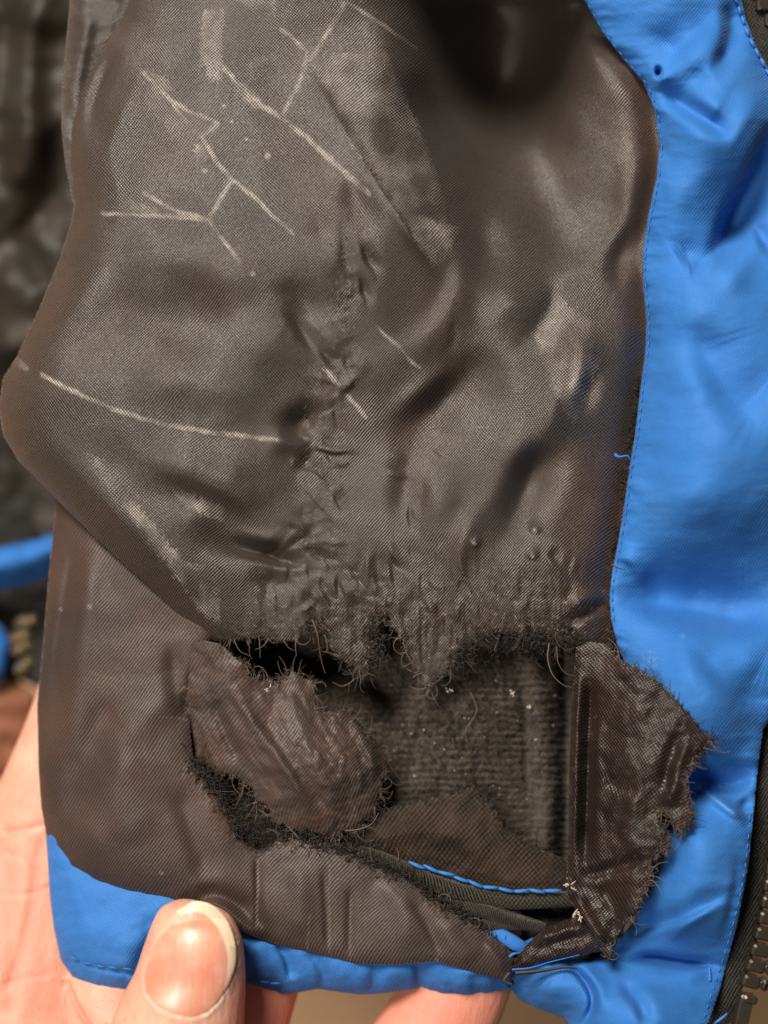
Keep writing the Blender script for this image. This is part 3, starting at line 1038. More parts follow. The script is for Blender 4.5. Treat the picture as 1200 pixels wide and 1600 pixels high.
def fac_wear_highlight(x, y, s):
    w = 0.16 * np.exp(s / 3.0) * np.clip(0.6 + fbm(x, y, 16, 3, 151), 0, 1)
    for cx, cy, r in ((1095, 925, 5), (1100, 905, 4), (1066, 995, 4), (1015, 1030, 12), (1140, 1205, 7)):
        w = np.maximum(w, 0.45 * np.exp(-((x - cx) ** 2 + (y - cy) ** 2) / r ** 2) * np.clip(0.5 + 1.4 * fbm(x, y, 6, 3, 153), 0, 1))
    w = np.maximum(w, 0.06 * np.clip(fbm(x, y, 90, 4, 155) * 2, 0, 1))
    w = np.maximum(w, 0.35 * mark(x, y, [(1085, 1222), (1115, 1247), (1150, 1273)], 2.5))  # highlight on the sharp fold ridge, painted as a pale line
    return w


facing = sheet('front_facing', FACING, 2.4, fac_h, M_BLUE, jacket, attrs={'wear_sheen': fac_wear_highlight, 'stain': lambda x, y, s: np.clip(0.5 + fbm(x, y, 100, 3, 157), 0, 1)}, warp=14, thick=5)
st_edge = stitch_mesh('facing_stitch', 8, 0.9, M_STITCH)
stitches([(x + 4, y) for x, y in SEAM if y < 1000], fac_h, 15, st_edge, facing, lift=-0.4)
stitches([(1022, 1335), (1016, 1370), (1004, 1410), (985, 1445), (962, 1476)], fac_h, 14, st_edge, facing, lift=0)
stitches([(1172, 1270), (1166, 1340), (1156, 1400), (1142, 1456), (1128, 1502), (1112, 1552), (1098, 1595)], fac_h, 15, st_edge, facing, lift=0)
st_top = stitch_mesh('facing_top_stitch', 16, 3.0, M_STITCH)
stitches([(1146, -10), (1158, 25), (1172, 62), (1195, 105), (1215, 140)], fac_h, 18, st_top, facing, lift=1)
st_bar = stitch_mesh('facing_bar_tack', 9, 2.2, M_STITCH)
stitches([(1108, 1512), (1109, 1532)], fac_h, 5, st_bar, facing, lift=1)

# --- blue hem band
hem_base = tps([(75, 1330, -50), (85, 1450, -45), (120, 1530, -55), (200, 1450, 0), (200, 1395, -14), (180, 1510, -8), (200, 1548, -40), (300, 1450, 2), (300, 1540, -20), (420, 1490, -6), (420, 1550, -30), (520, 1520, 0), (520, 1548, -32), (620, 1520, -4),
                (660, 1545, -34), (720, 1530, -2), (790, 1545, -40), (800, 1500, -30), (400, 1400, -30), (600, 1440, -40)])


def hem_h(x, y, s):
    h = hem_base(x, y) - 22 * np.exp(s / 9.0) - 12 * np.exp(s / 30.0)
    for p, w, a, w2 in (
            ([(108, 1498), (150, 1512), (200, 1520), (300, 1530), (385, 1530), (440, 1537)], 5, -9, 6),
            ([(230, 1420), (240, 1470), (215, 1520)], 16, -9, 22),
            ([(290, 1420), (262, 1450), (230, 1490), (205, 1540)], 16, -12, 20),
            ([(430, 1470), (448, 1500), (455, 1535)], 6, -12, 12),
            ([(395, 1470), (410, 1500), (418, 1540)], 12, 7, 12),
            ([(478, 1485), (500, 1510), (510, 1550)], 8, -10, 12),
            ([(590, 1500), (585, 1530), (582, 1555)], 10, -8, 14),
            ([(655, 1500), (655, 1530), (655, 1555)], 8, -12, 12),
            ([(740, 1520), (745, 1540), (748, 1558)], 10, -6, 14),
            ([(110, 1350), (125, 1420), (150, 1490)], 18, 8, 30)):
        h = h + crease(x, y, p, w, a, w2)
    h = h + fbm(x, y, 60, 3, 161) * 6 + np.exp(s / 14) * fbm(x, y, 18, 3, 163) * 7
    return h


HEM = [(70, 1290), (74, 1335), (78, 1400), (84, 1450), (95, 1500), (118, 1534), (150, 1548), (190, 1550), (260, 1545), (330, 1540), (385, 1543), (415, 1550), (440, 1554), (470, 1550), (498, 1545), (530, 1550), (560, 1554),
       (600, 1552), (630, 1548), (657, 1544), (690, 1553), (730, 1556), (765, 1552), (797, 1546), (806, 1500), (780, 1440), (600, 1400), (400, 1370), (200, 1330)]
hem = sheet('hem_band', HEM, 2.2, hem_h, M_BLUE, jacket, attrs={'wear_sheen': lambda x, y, s: 0.05 + 0.12 * np.exp(s / 3), 'stain': lambda x, y, s: np.clip(0.5 + fbm(x, y, 80, 3, 165), 0, 1)}, warp=10, thick=6)
st_hem = stitch_mesh('hem_stitch', 17, 1.9, M_STITCHD)
stitches([(108, 1494), (150, 1508), (205, 1514)], hem_h, 21, st_hem, hem, lift=1)
stitches([(384, 1530), (412, 1534), (440, 1537)], hem_h, 19, st_hem, hem, lift=1)

# --- torn flap in the middle
flap_base = tps([(330, 1000, -2), (305, 1090, -26), (270, 1100, -46), (290, 1180, -42), (270, 1020, -46), (345, 1060, -8), (380, 1130, -2), (420, 1080, -14), (380, 1210, -10), (440, 1180, 16), (440, 1280, -2), (500, 1120, -12), (520, 1200, 18), (520, 1300, -8), (570, 1200, 0), (600, 1200, -34), (575, 1285, -26), (480, 1070, -34), (560, 1140, -26)])


def flap_h(x, y, s):
    h = flap_base(x, y) - 4 * np.exp(s / 8)
    for p, w, a, w2 in (
            ([(345, 1050), (390, 1120), (440, 1190), (500, 1280)], 10, 9, 22),
            ([(375, 1080), (420, 1140), (460, 1200), (520, 1290)], 9, -9, 14),
            ([(440, 1070), (470, 1130), (500, 1200), (545, 1280)], 14, 7, 14),
            ([(330, 1090), (350, 1140), (380, 1200)], 10, -8, 12),
            ([(540, 1120), (575, 1170), (590, 1220)], 8, 9, 10)):
        h = h + crease(x, y, p, w, a, w2)
    h = h + fbm(x, y, 80, 2, 171) * 7 + fbm((x * 0.85 - 0.53 * y) * 1.6, (0.53 * x + 0.85 * y) * 0.35, 30, 3, 174) * 2 + fbm(x, y, 34, 3, 176) * 4.5 + (fbm(x, y, 15, 3, 173) * 4) * sstep(440, 560, x)
    return h


FLAP = [(318, 1000), (345, 1006), (362, 1022), (385, 1040), (405, 1058), (440, 1066), (462, 1052), (488, 1062), (494, 1104), (520, 1112), (546, 1108), (560, 1130), (575, 1152), (600, 1180), (608, 1205), (592, 1235), (590, 1262),
        (572, 1290), (545, 1302), (510, 1306), (468, 1300), (430, 1285), (408, 1262), (392, 1235), (375, 1216), (345, 1206), (318, 1198), (280, 1190), (262, 1140), (262, 1080), (280, 1010)]
sheet('torn_flap', FLAP, 2.0, flap_h, M_LOW, jacket, tear=lambda x, y: np.clip(1.3 * sstep(345, 400, x) + 0.6 * (y > 1190) * (x > 310), 0, 1.5),
      attrs={'wear_sheen': lambda x, y, s: np.clip(0.12 * sstep(0.1, 0.5, fbm(x, y, 10, 3, 175)) * sstep(420, 540, x) + 0.2 * np.exp(s / 4) * (x > 340) * sstep(0, 0.3, fbm(x, y, 9, 2, 177)), 0, 1),
             'stain': lambda x, y, s: np.clip(0.5 + 0.7 * fbm(x, y, 60, 2, 179) - 0.4 * sstep(500, 590, x), 0, 1)}, edge_key='flap', warp=30, rot=0.16)

# --- torn flap folded over the blue facing, right
rf_base = tps([(905, 1015, 10), (890, 1100, -20), (888, 1300, -22), (886, 1390, -10), (920, 1060, 18), (960, 1060, 30), (1000, 1060, 42), (1040, 1090, 52), (1110, 1155, 52), (1070, 1190, 60), (960, 1150, 36), (1000, 1200, 46), (940, 1250, 26), (1000, 1290, 46), (1070, 1285, 62),
               (1035, 1325, 52), (960, 1350, 30), (1000, 1400, 30), (950, 1420, 22), (950, 1490, 26), (915, 1420, 10)])


def rf_h(x, y, s):
    h = rf_base(x, y) - 4 * np.exp(s / 7) + 22 * sstep(940, 1010, x)
    for p, w, a, w2 in (
            ([(908, 1020), (902, 1120), (898, 1250), (896, 1380)], 9, 26, 10),
            ([(925, 1050), (920, 1150), (917, 1260), (913, 1370)], 8, -26, 9),
            ([(1080, 1150), (1065, 1180), (1052, 1230), (1040, 1262)], 10, 14, 12),
            ([(1062, 1140), (1045, 1185), (1035, 1240)], 9, -10, 16),
            ([(940, 1220), (970, 1230), (1000, 1240)], 14, -8, 14),
            ([(990, 1230), (985, 1300), (1000, 1330)], 12, 8, 16),
            ([(900, 1370), (950, 1360), (1010, 1340)], 9, -14, 12),
            ([(895, 1390), (920, 1440), (950, 1480)], 9, 16, 12),
            ([(930, 1380), (960, 1420), (960, 1470)], 10, -9, 14)):
        h = h + crease(x, y, p, w, a, w2)
    return h + fbm(x, y, 70, 3, 181) * 12 + fbm(x, y, 14, 3, 183) * 1.4


RF = [(900, 1012), (920, 1002), (945, 1006), (975, 1034), (1000, 1045), (1040, 1076), (1075, 1112), (1092, 1138), (1116, 1156), (1085, 1186), (1066, 1215), (1076, 1235), (1078, 1288), (1062, 1300), (1042, 1275), (1026, 1266),
      (1036, 1290), (1042, 1328), (1012, 1346), (1016, 1372), (1004, 1408), (984, 1440), (956, 1468), (954, 1502), (940, 1490), (930, 1466), (914, 1440), (892, 1412), (884, 1382), (888, 1300), (889, 1200), (893, 1100)]
sheet('torn_flap', RF, 2.0, rf_h, M_FLAP, jacket, tear=lambda x, y: np.clip(0.6 * sstep(925, 960, x), 0, 1),
      attrs={'wear_sheen': lambda x, y, s: np.clip(0.35 * sstep(0.25, 0.55, fbm(x, y, 9, 4, 185)) * sstep(0.0, 0.4, fbm(x, y, 60, 2, 187) + 0.1) + 0.45 * np.exp(s / 4) * sstep(-0.1, 0.3, fbm(x, y, 8, 2, 189)), 0, 1),
             'stain': lambda x, y, s: np.clip(0.5 + 1.2 * fbm(x, y, 70, 3, 191), 0, 1)}, edge_key='rflap', warp=26, rot=-0.15)

# --- scrap tying the right flap to the hem corner
sp_base = tps([(800, 1500, -10), (870, 1440, 0), (930, 1430, 4), (945, 1480, 8), (870, 1480, 16), (800, 1520, -14), (870, 1502, 4)])


def sp_h(x, y, s):
    h = sp_base(x, y) - 12 * np.exp(s / 7)
    h = h + crease(x, y, [(830, 1490), (880, 1470), (930, 1462)], 6, -7, 8) + crease(x, y, [(830, 1472), (880, 1455), (925, 1445)], 9, 8, 9)
    return h + fbm(x, y, 30, 3, 195) * 5


sheet('lining_scrap', [(798, 1512), (815, 1485), (845, 1455), (880, 1438), (905, 1430), (930, 1440), (948, 1468), (945, 1486), (915, 1492), (880, 1500), (840, 1506), (806, 1520)], 2.0, sp_h, M_FLAP, jacket,
      tear=lambda x, y: 0.35 + 0 * x, attrs={'wear_sheen': lambda x, y, s: 0.25 * sstep(0.2, 0.5, fbm(x, y, 9, 3, 197)), 'stain': lambda x, y, s: 0.6 + 0 * x}, edge_key='scrap', rot=-0.3)

# --- zip on the right edge: tape, teeth, bottom stop
TAPE_L = [(1168, -25), (1182, 20), (1200, 70), (1250, 140), (1290, 300), (1290, 900), (1230, 1080), (1190, 1130), (1182, 1200), (1176, 1260), (1170, 1330), (1160, 1400), (1145, 1455), (1130, 1510), (1114, 1560), (1090, 1625)]
TAPE_R = [(1118, 1640), (1142, 1595), (1158, 1550), (1172, 1511), (1185, 1464), (1194, 1410), (1203, 1330), (1214, 1260), (1222, 1180), (1235, 1140), (1290, 1100), (1360, 900), (1360, 300), (1330, 100), (1285, -25)]


def tape_h(x, y, s):
    h = -46 - 0.06 * np.maximum(0, 400 - y) + fbm(x, y, 90, 2, 201) * 8 - 4 * np.exp(s / 6)
    return h - 0.05 * np.maximum(x - 1200, 0)


tape = sheet('zip_tape', [(x - 14 - 45 * (y < 300), y) for x, y in TAPE_L] + TAPE_R, 3.0, tape_h, M_TAPE, jacket, attrs={'wear_sheen': lambda x, y, s: 0.12 * sstep(0.1, 0.5, fbm(x, y, 12, 3, 203)), 'stain': lambda x, y, s: 0.5 + 0 * x}, warp=4, rot=0.2)


def bevel_box(parts):
    """rounded solid from several tapered boxes: (x0,x1,y0,y1,z0,z1,bevel)"""
    V, F = [], []
    for x0, x1, y0, y1, z0, z1, b in parts:
        base = len(V)
        prof = [(z0, 0), (z1 - b, 0), (z1, b)]
        for z, ins in prof:
            V += [(x0 + ins + b, y0 + ins, z), (x1 - ins - b, y0 + ins, z), (x1 - ins, y0 + ins + b, z), (x1 - ins, y1 - ins - b, z), (x1 - ins - b, y1 - ins, z), (x0 + ins + b, y1 - ins, z), (x0 + ins, y1 - ins - b, z), (x0 + ins, y0 + ins + b, z)]
        for k in range(2):
            for j in range(8):
                a, c = base + k * 8 + j, base + k * 8 + (j + 1) % 8
                F.append((a, c, c + 8, a + 8))
        F.append(tuple(base + 16 + j for j in range(8)))
        F.append(tuple(base + j for j in range(8))[::-1])
    return [(x * S, y * S, z * S) for x, y, z in V], F


tv, tf = bevel_box([(-15, 6, -8, 8, -9, 9, 2.2), (5, 13, -4.8, 4.8, -7, 6.5, 1.6), (9, 18, -8, 8, -8, 8, 3.0)])
tv = [(a * 1.35 + 3 * S, b * 1.2, c * 1.2) for a, b, c in tv]
tooth_me = bpy.data.meshes.new('zip_tooth')
tooth_me.from_pydata(tv, [], tf)
tooth_me.materials.append(M_TOOTH)
TP = cr([(1226, 1200), (1221, 1270), (1214, 1340), (1206, 1400), (1200, 1437), (1194, 1462), (1188, 1487), (1181, 1511), (1172, 1540)], 12)
seg = np.hypot(*(TP[1:] - TP[:-1]).T)
acc = np.concatenate([[0], np.cumsum(seg)])
d = 6.0
while d < acc[-1]:
    x, y = np.interp(d, acc, TP[:, 0]), np.interp(d, acc, TP[:, 1])
    t = (np.interp(d + 4, acc, TP[:, 0]) - np.interp(d - 4, acc, TP[:, 0]), np.interp(d + 4, acc, TP[:, 1]) - np.interp(d - 4, acc, TP[:, 1]))
    o = bpy.data.objects.new('zip_tooth', tooth_me)
    C.objects.link(o)
    o.parent = tape
    o.location = world_of(x, y, -38)
    o.rotation_euler = (random.uniform(-.08, .08), 0.12, math.atan2(-t[1], t[0]) + math.pi / 2 + random.uniform(-.05, .05))
    d += 25.5
sv, sf = bevel_box([(-13, 9, -28, 28, -9, 11, 3.0), (-10, 14, 16, 29, -8, 14, 3.0)])
sm = bpy.data.meshes.new('zip_stop')
sm.from_pydata(sv, [], sf)
o = put('zip_stop', sm, M_TOOTH, tape)
o.location = world_of(1162, 1580, -38)
o.rotation_euler = (0, 0.1, -0.22)
# a few teeth of the same zip seen at the top corner
for (x, y, r) in ((1197, 10, -0.5), (1210, 34, -0.5), (1222, 58, -0.5), (1186, -14, -0.5)):
    o = bpy.data.objects.new('zip_tooth', tooth_me)
    C.objects.link(o)
    o.parent = tape
    o.location = world_of(x, y, -70)
    o.rotation_euler = (0, 0.1, r + math.pi / 2 - 1.1)
# loose end of blue thread beside the tape
th = stitch_mesh('loose_thread', 30, 2.2, M_STITCH)
o = put('loose_thread', th, None, tape)
o.location = world_of(1125, 1592, -20)
o.rotation_euler = (0, 0, 0.65)

# --- inside of the jacket's other half, deep behind on the left
bk_base = tps([(-250, -50, -560), (150, -50, -520), (400, 100, -620), (-250, 500, -600), (150, 500, -560), (400, 500, -640), (-100, 250, -520), (60, 200, -540), (50, 420, -540), (-250, 1000, -640), (300, 1000, -700), (20, 650, -640), (20, 780, -680), (60, 330, -580)])


def bk_h(x, y, s):
    h = bk_base(x, y)
    for p, w, a, w2 in (([(30, -40), (60, 60), (40, 200), (70, 320)], 26, 60, 26), ([(80, 20), (70, 120), (90, 200)], 22, -60, 26), ([(60, 150), (40, 230), (10, 300)], 20, 45, 26),
                        ([(10, -40), (0, 150), (10, 320)], 22, -60, 22), ([(-20, 420), (50, 460), (110, 430)], 26, 50, 30), ([(-20, 520), (40, 540), (110, 500)], 22, 55, 26), ([(30, 330), (70, 380), (120, 400)], 20, -40, 30)):
        h = h + crease(x, y, p, w * 1.3, a * 0.5, w2 * 1.3)
    return h * 1.0 + fbm(x, y, 120, 3, 211) * 30


sheet('lining_panel', [(-250, -80), (420, -80), (420, 1000), (180, 1000), (40, 800), (-60, 740), (-250, 700)], 6.0, bk_h, M_BACK, jacket, attrs={'wear_sheen': lambda x, y, s: 0.3 * np.clip(fbm(x, y, 80, 3, 213) + 0.1, 0, 1), 'stain': lambda x, y, s: np.clip(0.5 + fbm(x, y, 90, 2, 215), 0, 1)})

bs_base = tps([(-250, 900, -560), (0, 870, -500), (85, 840, -520), (150, 830, -560), (0, 930, -580), (120, 920, -600), (-200, 1050, -560), (10, 1010, -540), (-20, 1090, -560)])


def bs_h(x, y, s):
    return bs_base(x, y) - 40 * np.exp(s / 12) + fbm(x, y, 60, 3, 221) * 20 + crease(x, y, [(-60, 905), (30, 880), (120, 850)], 20, 26)


sheet('front_facing', [(-250, 860), (-60, 858), (0, 855), (50, 845), (100, 828), (160, 815), (170, 880), (90, 900), (30, 918), (-20, 925), (-250, 960)], 5.0, bs_h, M_BLUE, jacket, attrs={'wear_sheen': lambda x, y, s: 0 * x, 'stain': lambda x, y, s: 0 * x})
sheet('front_facing', [(-250, 955), (-40, 965), (0, 975), (18, 1000), (16, 1040), (2, 1070), (-60, 1090), (-250, 1100)], 5.0, bs_h, M_BLUE, jacket, attrs={'wear_sheen': lambda x, y, s: 0 * x, 'stain': lambda x, y, s: 0 * x})


def dk_h(x, y, s):
    return -690 + fbm(x, y, 120, 3, 231) * 50 + 0.10 * (y - 900)


dark = sheet('zip_tape', [(-250, 650), (220, 650), (220, 1100), (55, 1075), (30, 1060), (10, 1085), (-250, 1120)], 6.0, dk_h, M_TAPE, jacket, attrs={'wear_sheen': lambda x, y, s: 0 * x, 'stain': lambda x, y, s: 0 * x})  # near-black sheet carrying the brass teeth, painting in the shadow around them
M_RUST = cloth_mat('rust_brown_lining', (0.17, 0.062, 0.030), (0.20, 0.085, 0.045), (0.3, 0.16, 0.1), rough=0.6, spec=0.2, contrast=0.1, bump=0)
sheet('lining_panel', [(-250, 1050), (-20, 1066), (20, 1058), (52, 1078), (64, 1120), (58, 1180), (20, 1215), (-250, 1230)], 5.0, lambda x, y, s: -600 + fbm(x, y, 90, 3, 241) * 40 - 30 * np.exp(s / 14), M_RUST, jacket, attrs={'wear_sheen': lambda x, y, s: 0 * x, 'stain': lambda x, y, s: np.clip(0.5 + fbm(x, y, 60, 2, 243), 0, 1)})
gold_me = tooth_me.copy()
gold_me.materials.clear()
gold_me.materials.append(M_GOLD)
for (x, y, r) in ((38, 972, 0.2), (28, 997, 0.35), (31, 1014, 0.5), (35, 1043, 0.7)):
    o = bpy.data.objects.new('zip_tooth', gold_me)
    C.objects.link(o)
    o.parent = dark
    o.location = world_of(x, y, -470)
    o.scale = (0.9, 0.9, 0.9)
    o.rotation_euler = (0.5, -0.4, r)
    o['label'] = 'brass zip tooth, out of focus'


# ------------------------------------------------------------------ frayed fibres
def strands(name, items, mat, parent, kind='stuff', seg=5):
    """items: (points Nx3 in layout units, radius, tone)"""
    Vs, Fs, T = [], [], []
    off = 0
    for pts, r, tone in items:
        n = len(pts)
        w = world_of(pts[:, 0], pts[:, 1], pts[:, 2])
        tg = np.gradient(w, axis=0)
        tg /= np.linalg.norm(tg, axis=1, keepdims=True) + 1e-12
        s1 = np.cross(tg, [0.3, 0.2, 1.0])
        s1 /= np.linalg.norm(s1, axis=1, keepdims=True) + 1e-12
        s2 = np.cross(tg, s1)
        rr = (r * S * np.linspace(1.0, 0.45, n))[:, None]
        ring = np.stack([w + rr * (math.cos(a) * s1 + math.sin(a) * s2) for a in (0, 2.094, 4.189)], 1)
        Vs.append(ring.reshape(-1, 3))
        i = np.arange(n - 1)[:, None] * 3
        j = np.arange(3)[None]
        k = (j + 1) % 3
        Fs.append(np.stack([i + j, i + k, i + 3 + k, i + 3 + j], -1).reshape(-1, 4) + off)
        T.append(np.full(n * 3, tone))
        off += n * 3
    me = raw_mesh(name, np.concatenate(Vs), np.concatenate(Fs))
    fattr(me, 'tone', np.concatenate(T))
    return put(name, me, mat, parent, kind=kind)


def fibre(x, y, z, ang, L, curl, rise, n=6):
    pts = [(x, y, z)]
    a = ang
    bias = random.gauss(0, curl)
    for k in range(n - 1):
        a += bias + random.gauss(0, curl * 0.6)
        x += math.cos(a) * L / n
        y += math.sin(a) * L / n
        z += rise * L / n + random.gauss(0, 0.6)
        pts.append((x, y, z))
    return np.array(pts)


items = []


def fray(key, count, lmin, lmax, tone_lo, tone_hi, inset=6, curl=0.45, sel=None, rise=0.15, r=(0.5, 0.95)):
    x, y, gx, gy, h = EDGES[key]
    ids = np.arange(len(x))
    if sel is not None:
        ids = ids[sel(x, y)]
    if len(ids) == 0:
        return
    for _ in range(count):
        i = int(random.choice(ids))
        back = random.uniform(-2, inset)
        ang = math.atan2(gy[i], gx[i]) + random.gauss(0, 0.6)
        L = random.uniform(lmin, lmax) * (1 if random.random() < 0.85 else 1.8)
        cu = curl
        if random.random() < 0.5:      # a thread pulled out along warp or weft stays nearly straight
            ang = round((ang - 0.15) / (math.pi / 2)) * math.pi / 2 + 0.15 + random.gauss(0, 0.18)
            cu, L = 0.12, L * random.choice((0.6, 1.0, 1.0, 1.7))
        items.append((fibre(x[i] - gx[i] * back, y[i] - gy[i] * back, h[i] + random.uniform(-3, 3), ang, L, cu, random.gauss(-rise, 0.35)), random.uniform(*r), random.uniform(tone_lo, tone_hi) ** 1.5))


fray('main', 900, 2, 10, 0.0, 0.8, inset=10)
fray('main', 900, 8, 24, 0.0, 0.35, sel=lambda x, y: (x > 715) & (x < 900), inset=30, curl=0.8)
fray('main', 260, 10, 30, 0.0, 0.5, sel=lambda x, y: (x > 480) & (x < 600), inset=16, curl=0.6)
fray('low', 520, 4, 12, 0.0, 0.9, sel=lambda x, y: y > 1185)
fray('low', 160, 5, 12, 0.0, 0.4, sel=lambda x, y: (y < 1140) & (y > 1055), inset=8, curl=0.8)
fray('low', 400, 10, 28, 0.0, 0.3, sel=lambda x, y: (y > 1185) & (x < 460), inset=4, curl=0.7)
fray('flap', 620, 5, 16, 0.1, 0.9, sel=lambda x, y: x > 320)
fray('flap', 520, 8, 24, 0.0, 0.6, sel=lambda x, y: x > 500, inset=60, curl=0.35, rise=-0.25)
fray('rflap', 650, 3, 10, 0.0, 0.9)
fray('rflap', 300, 6, 20, 0.2, 0.9, sel=lambda x, y: (x > 1020) & (y > 1150), inset=14, curl=0.7)
fray('scrap', 160, 5, 14, 0.0, 0.8)
fray('knit', 700, 8, 30, 0.0, 0.6, inset=30, curl=0.6, rise=0.0)
# matted fuzz lying in the tear
for _ in range(2600):
    z = random.random()
    if z < 0.45:
        x, y = random.gauss(690, 110), random.gauss(1130, 70)
    elif z < 0.7:
        x, y = random.gauss(375, 38), random.gauss(1258, 34)
        y += (x - 375) * 0.75
    elif z < 0.9:
        x, y = random.gauss(800, 60), random.gauss(1010, 16)
    else:
        x, y = random.gauss(312, 12), random.gauss(1200, 14)
    if not (295 < x < 880 and 990 < y < 1345):
        continue
    hz = float(fl_h(np.array([x]), np.array([y]), np.array([-50.0]))[0])
    items.append((fibre(x, y, hz + random.uniform(1, 7), random.uniform(0, 6.28), random.uniform(8, 26), 0.6, 0.05), random.uniform(0.5, 1.0), random.uniform(0, 0.55) ** 2))
# black matted wool along the lower lip and the upper right edge of the tear
for path, n_, sg in (([(470, 1312), (520, 1326), (590, 1352), (640, 1374), (690, 1412), (740, 1440)], 900, 7), ([(715, 1022), (760, 1002), (820, 1004), (870, 1006), (925, 1010)], 900, 9), ([(300, 1190), (330, 1230), (370, 1290), (410, 1318)], 420, 8), ([(585, 965), (592, 1000), (590, 1040)], 260, 7)):
    pp = cr(path, 8)
    for _ in range(n_):
        q = pp[random.randrange(len(pp))]
        clump = 0.5 + 0.9 * random.random()
        x, y = q[0] + random.gauss(0, sg), q[1] + random.gauss(0, sg * clump)
        items.append((fibre(x, y, -8 + random.gauss(0, 7), random.uniform(0, 6.28), random.uniform(7, 20), 0.9, 0.05), random.uniform(0.6, 1.3), random.uniform(0, 0.4) ** 2))
# fluff standing off the worn lining just above the tear
for _ in range(380):
    x = random.uniform(400, 900)
    y = 985 - abs(random.gauss(0, 45))
    hz = float(main_h(np.array([x]), np.array([y]), np.array([-50.0]))[0])
    items.append((fibre(x, y, hz + 0.5, random.gauss(1.57, 0.9), random.uniform(5, 13), 0.5, 0.1), random.uniform(0.45, 0.8), random.uniform(0, 1)))
for _ in range(420):
    p = cr(PUCK if random.random() < 0.5 else PUCK2, 6)
    q = p[random.randrange(len(p))]
    x, y = q[0] + random.gauss(0, 12), q[1] + random.gauss(0, 8)
    hz = float(main_h(np.array([x]), np.array([y]), np.array([-50.0]))[0])
    items.append((fibre(x, y, hz + 0.3, random.uniform(0, 6.28), random.uniform(4, 11), 0.5, 0.06), random.uniform(0.45, 0.8), random.uniform(0.2, 1)))
for _ in range(520):
    t = random.random()
    y = random.choice((random.uniform(585, 780), random.uniform(820, 1010), random.uniform(900, 1015)))
    x = float(np.interp(y, [p[1] for p in SEAM[1:18]], [p[0] for p in SEAM[1:18]])) - abs(random.gauss(0, 5)) - 1
    hz = float(main_h(np.array([x]), np.array([y]), np.array([-50.0]))[0])
    items.append((fibre(x, y, hz + 1, random.gauss(1.57, 0.7) * random.choice((1, -1)), random.uniform(5, 15), 0.6, 0.1), random.uniform(0.6, 1.2), random.uniform(0, 0.35) ** 2))
# single warp and weft ends pulled out long
for key, n_, sel in (('main', 70, None), ('flap', 40, lambda x, y: x > 330), ('rflap', 40, None), ('low', 36, lambda x, y: y > 1190)):
    x, y, gx, gy, h = EDGES[key]
    ids = np.arange(len(x)) if sel is None else np.arange(len(x))[sel(x, y)]
    for _ in range(n_):
        i = int(random.choice(ids))
        ang = round((math.atan2(gy[i], gx[i]) - 0.15) / (math.pi / 2)) * math.pi / 2 + 0.15 + random.gauss(0, 0.35)
        items.append((fibre(x[i] - 3 * gx[i], y[i] - 3 * gy[i], h[i] + 2, ang, random.uniform(18, 46), 0.22, random.uniform(-0.25, 0.1), 9), random.uniform(0.6, 0.95), random.uniform(0.5, 1)))
strands('frayed_fibres', items, M_FIBRE, jacket)


def thread(pts, r, mat, tone=0.0):
    return strands('loose_thread', [(cr(pts, 6), r, tone)], mat, jacket, kind=None)


thread([(488, 968, 4), (496, 990, 8), (499, 1012, 0), (503, 1035, -12), (508, 1052, -20)], 1.8, M_BROWNTH)
thread([(502, 975, 4), (516, 990, 2), (520, 1010, -6)], 1.6, M_BROWNTH)
thread([(858, 1005, 2), (856, 1030, 2), (864, 1055, 0), (880, 1070, -4), (893, 1074, -6)], 1.1, M_FIBRE, 0.9)
thread([(870, 1010, 2), (872, 1035, 4), (884, 1052, 2), (900, 1056, 4)], 0.9, M_FIBRE, 0.6)
thread([(545, 1045, -6), (552, 1062, -20), (535, 1072, -24), (520, 1066, -24)], 1.1, M_FIBRE, 0.7)
thread([(590, 1170, 6), (612, 1200, -20), (632, 1228, -35)], 1.0, M_BROWNTH)
thread([(735, 1082, -50), (745, 1110, -54), (728, 1140, -50), (730, 1160, -50)], 0.9, M_FIBRE, 0.8)
thread([(540, 1298, 6), (560, 1296, 12), (580, 1288, 10), (592, 1270, 4)], 2.2, M_BROWNTH)
thread([(806, 1520, 0), (840, 1517, 6), (880, 1511, 6), (902, 1512, 6)], 4.2, M_FIBRE, 0.25)
thread([(800, 1528, 0), (815, 1540, 4), (840, 1540, 8), (858, 1524, 8)], 0.9, M_FIBRE, 0.2)
thread([(796, 1520, 2), (788, 1532, -4), (800, 1538, -6)], 2.4, M_FIBRE, 0.5)
thread([(960, 710, 6), (968, 714, 8), (980, 712, 6), (984, 718, 2)], 3.2, M_STITCH)
thread([(797, 1494, 0), (803, 1490, 4), (812, 1489, 2)], 4.0, M_STITCH)
thread([(880, 860, 0), (960, 884, 4), (985, 890, 2)] if False else [(955, 882, 4), (968, 888, 6), (978, 890, 4)], 1.6, M_FIBRE, 0.4)
thread([(800, 1515, 2), (830, 1512, 6), (860, 1503, 6), (905, 1492, 4)], 2.6, M_STITCHD)

lint = []
for _ in range(46):
    x, y = random.uniform(600, 870), random.uniform(1060, 1330)
    hz = float(fl_h(np.array([x]), np.array([y]), np.array([-50.0]))[0])
    lint.append((fibre(x, y, hz + 6, random.uniform(0, 6.28), random.uniform(2, 7), 0.6, 0.1, 4), random.uniform(0.8, 1.8), 0))
for x, y, hz, L in ((702, 1078, -50, 7), (890, 1383, 22, 12), (897, 1425, 14, 12), (905, 1432, 16, 9), (800, 1082, -50, 8), (418, 1076, 4, 8), (830, 1105, -44, 6)):
    for _ in range(4):
        lint.append((fibre(x + random.gauss(0, 2), y + random.gauss(0, 2), hz + 8, random.uniform(0, 6.28), L, 0.7, 0.1, 4), 2.0, 0))
strands('lint', lint, M_LINT, jacket)

